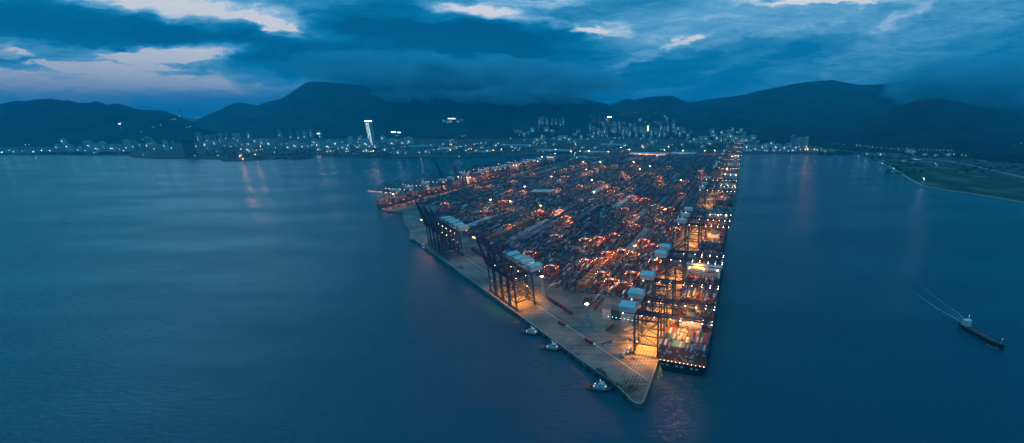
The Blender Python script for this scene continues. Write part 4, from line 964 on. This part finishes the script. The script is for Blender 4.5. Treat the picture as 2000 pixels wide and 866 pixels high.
def cloudbank(label, px, Y, seed):
    rnd = random.Random(seed); bm = bmesh.new()
    for x, y, rx, ry in px:
        q, r_ = qr(x, y); c = Vector((q*Y, Y, H+r_*Y)); s = Y/F
        mt_ = Matrix.Translation(c) @ Matrix.Diagonal((rx*s*1.06, rx*s*.8+200, ry*s, 1)); bmesh.ops.create_icosphere(bm, subdivisions=5, radius=1, matrix=mt_)
    for v in bm.verts:
        n_ = noise.fractal(v.co/420+Vector((seed, 0, 0)), .9, 2.0, 5); n3 = noise.fractal(v.co/110, .9, 2.0, 3); v.co += Vector((n_*260, n_*120, n_*95+n3*28))
    me = bpy.data.meshes.new('low_cloud'); bm.to_mesh(me); bm.free(); me.materials.append(m); o = bpy.data.objects.new('low_cloud', me); COL.objects.link(o)
    rm = o.modifiers.new('r', 'REMESH'); rm.mode = 'VOXEL'; rm.voxel_size = 45
    tag(o, label, 'cloud', kind='stuff'); return o
cloudbank('low cloud bank swallowing the high peak above the town', [(700,132,110,24),(800,138,110,34),(930,150,140,36),(880,182,110,13),(1050,160,120,32),(980,190,150,14),(1140,168,90,28),(800,186,60,12),(870,192,80,12),(1060,192,130,12)], 6400, 2)
cloudbank('low cloud spilling over the right hand ridge', [(1880,168,110,34),(1990,180,120,34),(2080,175,120,40),(1790,188,60,9),(1860,196,70,12),(1850,140,100,20)], 5600, 5)

# ------------------------------------------------------------------ haze
m = bpy.data.materials.new('haze_air'); m.use_nodes = True; nt = m.node_tree; nt.nodes.clear()
out = nt.nodes.new('ShaderNodeOutputMaterial'); pv = nt.nodes.new('ShaderNodeVolumePrincipled'); pv.inputs['Color'].default_value = (.0, .66, 1, 1); pv.inputs['Density'].default_value = 7e-5; pv.inputs['Anisotropy'].default_value = 0
nt.links.new(pv.outputs[0], out.inputs['Volume']); MATS['haze_air'] = m
mb = MB(); mb.box((0, 12000, 700), (62000, 40000, 1420), 'haze_air')
o = mb.build('haze'); o.location = (0, 0, 0); tag(o, 'blue evening haze over the whole bay', 'haze', kind='stuff')
for v in o.data.vertices: v.co.z = -7 if v.co.z < 0 else 1250
o.data.update()

# ------------------------------------------------------------------ sky
w = bpy.data.worlds.new('World'); sc.world = w; w.use_nodes = True; nt = w.node_tree; nt.nodes.clear()
class E_:
    def __init__(s, sock): s.s = sock
def _in(node, i, v):
    if isinstance(v, E_): nt.links.new(v.s, node.inputs[i])
    else: node.inputs[i].default_value = v
def M(op, a, b=0.0, c=0.0, clamp=False):
    n = nt.nodes.new('ShaderNodeMath'); n.operation = op; n.use_clamp = clamp; _in(n, 0, a); _in(n, 1, b); _in(n, 2, c); return E_(n.outputs[0])
for nm, op in (('__add__', 'ADD'), ('__sub__', 'SUBTRACT'), ('__mul__', 'MULTIPLY'), ('__truediv__', 'DIVIDE')):
    setattr(E_, nm, lambda s, o, op=op: M(op, s, o))
def SM(v, a, b, lo=0.0, hi=1.0):
    n = nt.nodes.new('ShaderNodeMapRange'); n.interpolation_type = 'SMOOTHSTEP'; _in(n, 0, v); n.inputs[1].default_value = a; n.inputs[2].default_value = b; n.inputs[3].default_value = lo; n.inputs[4].default_value = hi; return E_(n.outputs[0])
def comb(a, b, c=0.0):
    n = nt.nodes.new('ShaderNodeCombineXYZ'); _in(n, 0, a); _in(n, 1, b); _in(n, 2, c); return E_(n.outputs[0])
def NZ(v, scale, det=5, rough=.55, dist=0):
    n = nt.nodes.new('ShaderNodeTexNoise'); nt.links.new(v.s, n.inputs['Vector']); n.inputs['Scale'].default_value = scale; n.inputs['Detail'].default_value = det; n.inputs['Roughness'].default_value = rough; n.inputs['Distortion'].default_value = dist; return E_(n.outputs['Fac'])
tc = nt.nodes.new('ShaderNodeTexCoord'); sx_ = nt.nodes.new('ShaderNodeSeparateXYZ'); nt.links.new(tc.outputs['Generated'], sx_.inputs[0])
dx, dy, dz = [E_(sx_.outputs[i]) for i in range(3)]
dyc = M('MAXIMUM', dy, .12)
Q = dx/dyc; RR = dz/dyc
v0 = comb(Q, RR*2.6, 0.0); wa = NZ(v0, 3.2, 7, .6)-.5; v1 = comb(Q+3.7, RR*2.6, 2.0); wb = NZ(v1, 3.2, 7, .6)-.5
v2 = comb(Q*1.0+9.1, RR*3.2, 5.0); wc = NZ(v2, 11, 6, .62)-.5; v3 = comb(Q+2.1, RR*3.4, 8.0); wd = NZ(v3, 11, 6, .62)-.5
Qw = Q+wa*.30+wc*.14; Rw = RR+wb*.085+wd*.05
blobs = [(400,18,220,30,8,.42),(548,50,48,14,15,.45),(370,104,120,19,-3,.58),(150,97,170,9,3,.36),(210,133,150,6,3,.42),(300,118,60,10,0,.2),(60,78,90,8,4,.22),(20,102,45,7,0,.3),(960,26,130,14,10,.33),(1010,4,110,15,0,.25),(1140,64,38,8,-8,.36),(1235,122,70,9,-22,.16),(1335,77,34,8,-25,.22),(1180,60,60,14,0,.2),(1590,3,150,8,0,.22),(1480,32,330,44,-5,.20),(1800,60,240,60,-20,.08),(1790,22,60,16,-35,.12),(200,168,440,46,0,.42),(640,90,60,20,-20,.10),(1270,178,120,14,0,.10),
 (120,42,230,42,8,-.36),(400,64,150,26,0,-.30),(90,92,85,9,6,-.25),(745,36,100,36,0,-.26),(760,112,300,58,0,-.36),(560,122,120,26,-8,-.26),(980,95,170,50,0,-.26),(1000,170,380,30,0,-.14),(20,125,60,14,5,-.18),(1230,155,220,24,-15,-.12),(1500,125,260,20,-22,-.10),(1950,120,160,70,-20,-.06),(870,60,160,16,5,-.15),(300,138,120,8,4,-.18)]
m_ = E_(NZ(comb(Q, RR*4.0, 1.0), 5.5, 8, .6).s)*.36+.355
m_ = m_+(NZ(comb(Qw*1.0, Rw*4.5, 6.0), 15, 9, .68)-.5)*.34
st_ = NZ(comb(Q*.5+RR*1.2, RR*6.0-Q*1.5, 4.0), 7.0, 8, .62)*.26-.13
m_ = m_+st_+(NZ(comb(Qw*1.0, Rw*11, 9.0), 9, 8, .66)-.5)*.34
for x, y, rx, ry, an, wt in blobs:
    q0, r0 = qr(x, y); fw = ray(x, y)[1]; a = rx/F/fw; b_ = ry/F/fw*.95; th = -R(an); c_, s_ = math.cos(th), math.sin(th)
    dq = Qw-q0; dr = Rw-r0
    u = (dq*c_+dr*s_)*(1/a); v = (dr*c_-dq*s_)*(1/b_)
    d2 = u*u+v*v; m_ = m_+SM(d2, 2.3, -.1, 0.0, wt*1.18)
# towards the horizon a calmer haze band; outside the view a plain overcast blue
band = SM(RR, 0.0, .07, 1.0, 0.0); m_ = m_+(M('SUBTRACT', .55, m_))*band*.45
up = NZ(comb(dx*2, dy*2, dz*2), 1.6, 5, .55)*.4+.58
front = SM(dy, .12, .4)*SM(dz, .62, .40)
m_ = m_+SM(RR, .23, .42, 0.0, .20)+SM(Q, -.4, -1.5, 0.0, .22)*SM(RR, .2, .32)
m_ = m_*front+up*(M('SUBTRACT', 1.0, front))
cr = nt.nodes.new('ShaderNodeValToRGB'); nt.links.new(m_.s, cr.inputs[0]); e = cr.color_ramp.elements
stops = [(0.0, (0, .07, .19)), (.22, (0, .12, .28)), (.42, (.004, .175, .38)), (.58, (.036, .26, .49)), (.76, (.13, .40, .65)), (.92, (.40, .60, .78)), (1.0, (.80, .79, .82))]
e[0].position, e[0].color = stops[0][0], (*stops[0][1], 1); e[1].position, e[1].color = stops[-1][0], (*stops[-1][1], 1)
for p_, c_ in stops[1:-1]: k = e.new(p_); k.color = (*c_, 1)
sky = nt.nodes.new('ShaderNodeTexSky'); sky.sky_type = 'NISHITA'; sky.sun_disc = False; sky.sun_elevation = R(-2); sky.sun_rotation = R(-50)
bg1 = nt.nodes.new('ShaderNodeBackground'); bg1.inputs[1].default_value = 1.0
hi = M('MAXIMUM', SM(RR, .25, .36), SM(dy, .40, .10))*SM(dz, .75, .5, .30, 1.0); tm = nt.nodes.new('ShaderNodeMix'); tm.data_type = 'RGBA'; nt.links.new(hi.s, tm.inputs[0]); tm.inputs[6].default_value = (1, 1, 1, 1); tm.inputs[7].default_value = (.08, .95, 1.04, 1)
ml = nt.nodes.new('ShaderNodeMix'); ml.data_type = 'RGBA'; ml.blend_type = 'MULTIPLY'; ml.inputs[0].default_value = 1; nt.links.new(cr.outputs[0], ml.inputs[6]); nt.links.new(tm.outputs[2], ml.inputs[7]); nt.links.new(ml.outputs[2], bg1.inputs[0])
bg2 = nt.nodes.new('ShaderNodeBackground'); bg2.inputs[1].default_value = .05; tv = nt.nodes.new('ShaderNodeVectorMath'); tv.operation = 'MULTIPLY'; tv.inputs[1].default_value = (.06, .7, 1); nt.links.new(sky.outputs[0], tv.inputs[0]); nt.links.new(tv.outputs[0], bg2.inputs[0])
ad = nt.nodes.new('ShaderNodeAddShader'); nt.links.new(bg1.outputs[0], ad.inputs[0]); nt.links.new(bg2.outputs[0], ad.inputs[1])
out = nt.nodes.new('ShaderNodeOutputWorld'); nt.links.new(ad.outputs[0], out.inputs[0])
w.cycles.sampling_method = 'MANUAL'; w.cycles.sample_map_resolution = 512
sun = bpy.data.lights.new('sun', 'SUN'); sun.energy = .12; sun.angle = R(20); sun.color = (.3, .75, 1); so = bpy.data.objects.new('sun', sun); COL.objects.link(so); so.rotation_euler = (R(70), 0, R(-130))

# ------------------------------------------------------------------ render settings
sc.view_settings.view_transform = 'Standard'; sc.view_settings.look = 'None'; sc.view_settings.exposure = 0; sc.view_settings.gamma = 1; sc.view_settings.use_curve_mapping = False
sc.render.engine = 'CYCLES'; sc.cycles.use_denoising = True; sc.cycles.max_bounces = 4; sc.cycles.diffuse_bounces = 2; sc.cycles.glossy_bounces = 3; sc.cycles.volume_bounces = 1; sc.cycles.volume_max_steps = 64; sc.cycles.transparent_max_bounces = 12
sc.cycles.sample_clamp_indirect = 6; sc.cycles.use_adaptive_sampling = True; sc.cycles.adaptive_threshold = .01; sc.cycles.adaptive_min_samples = 16
sc.render.film_transparent = False
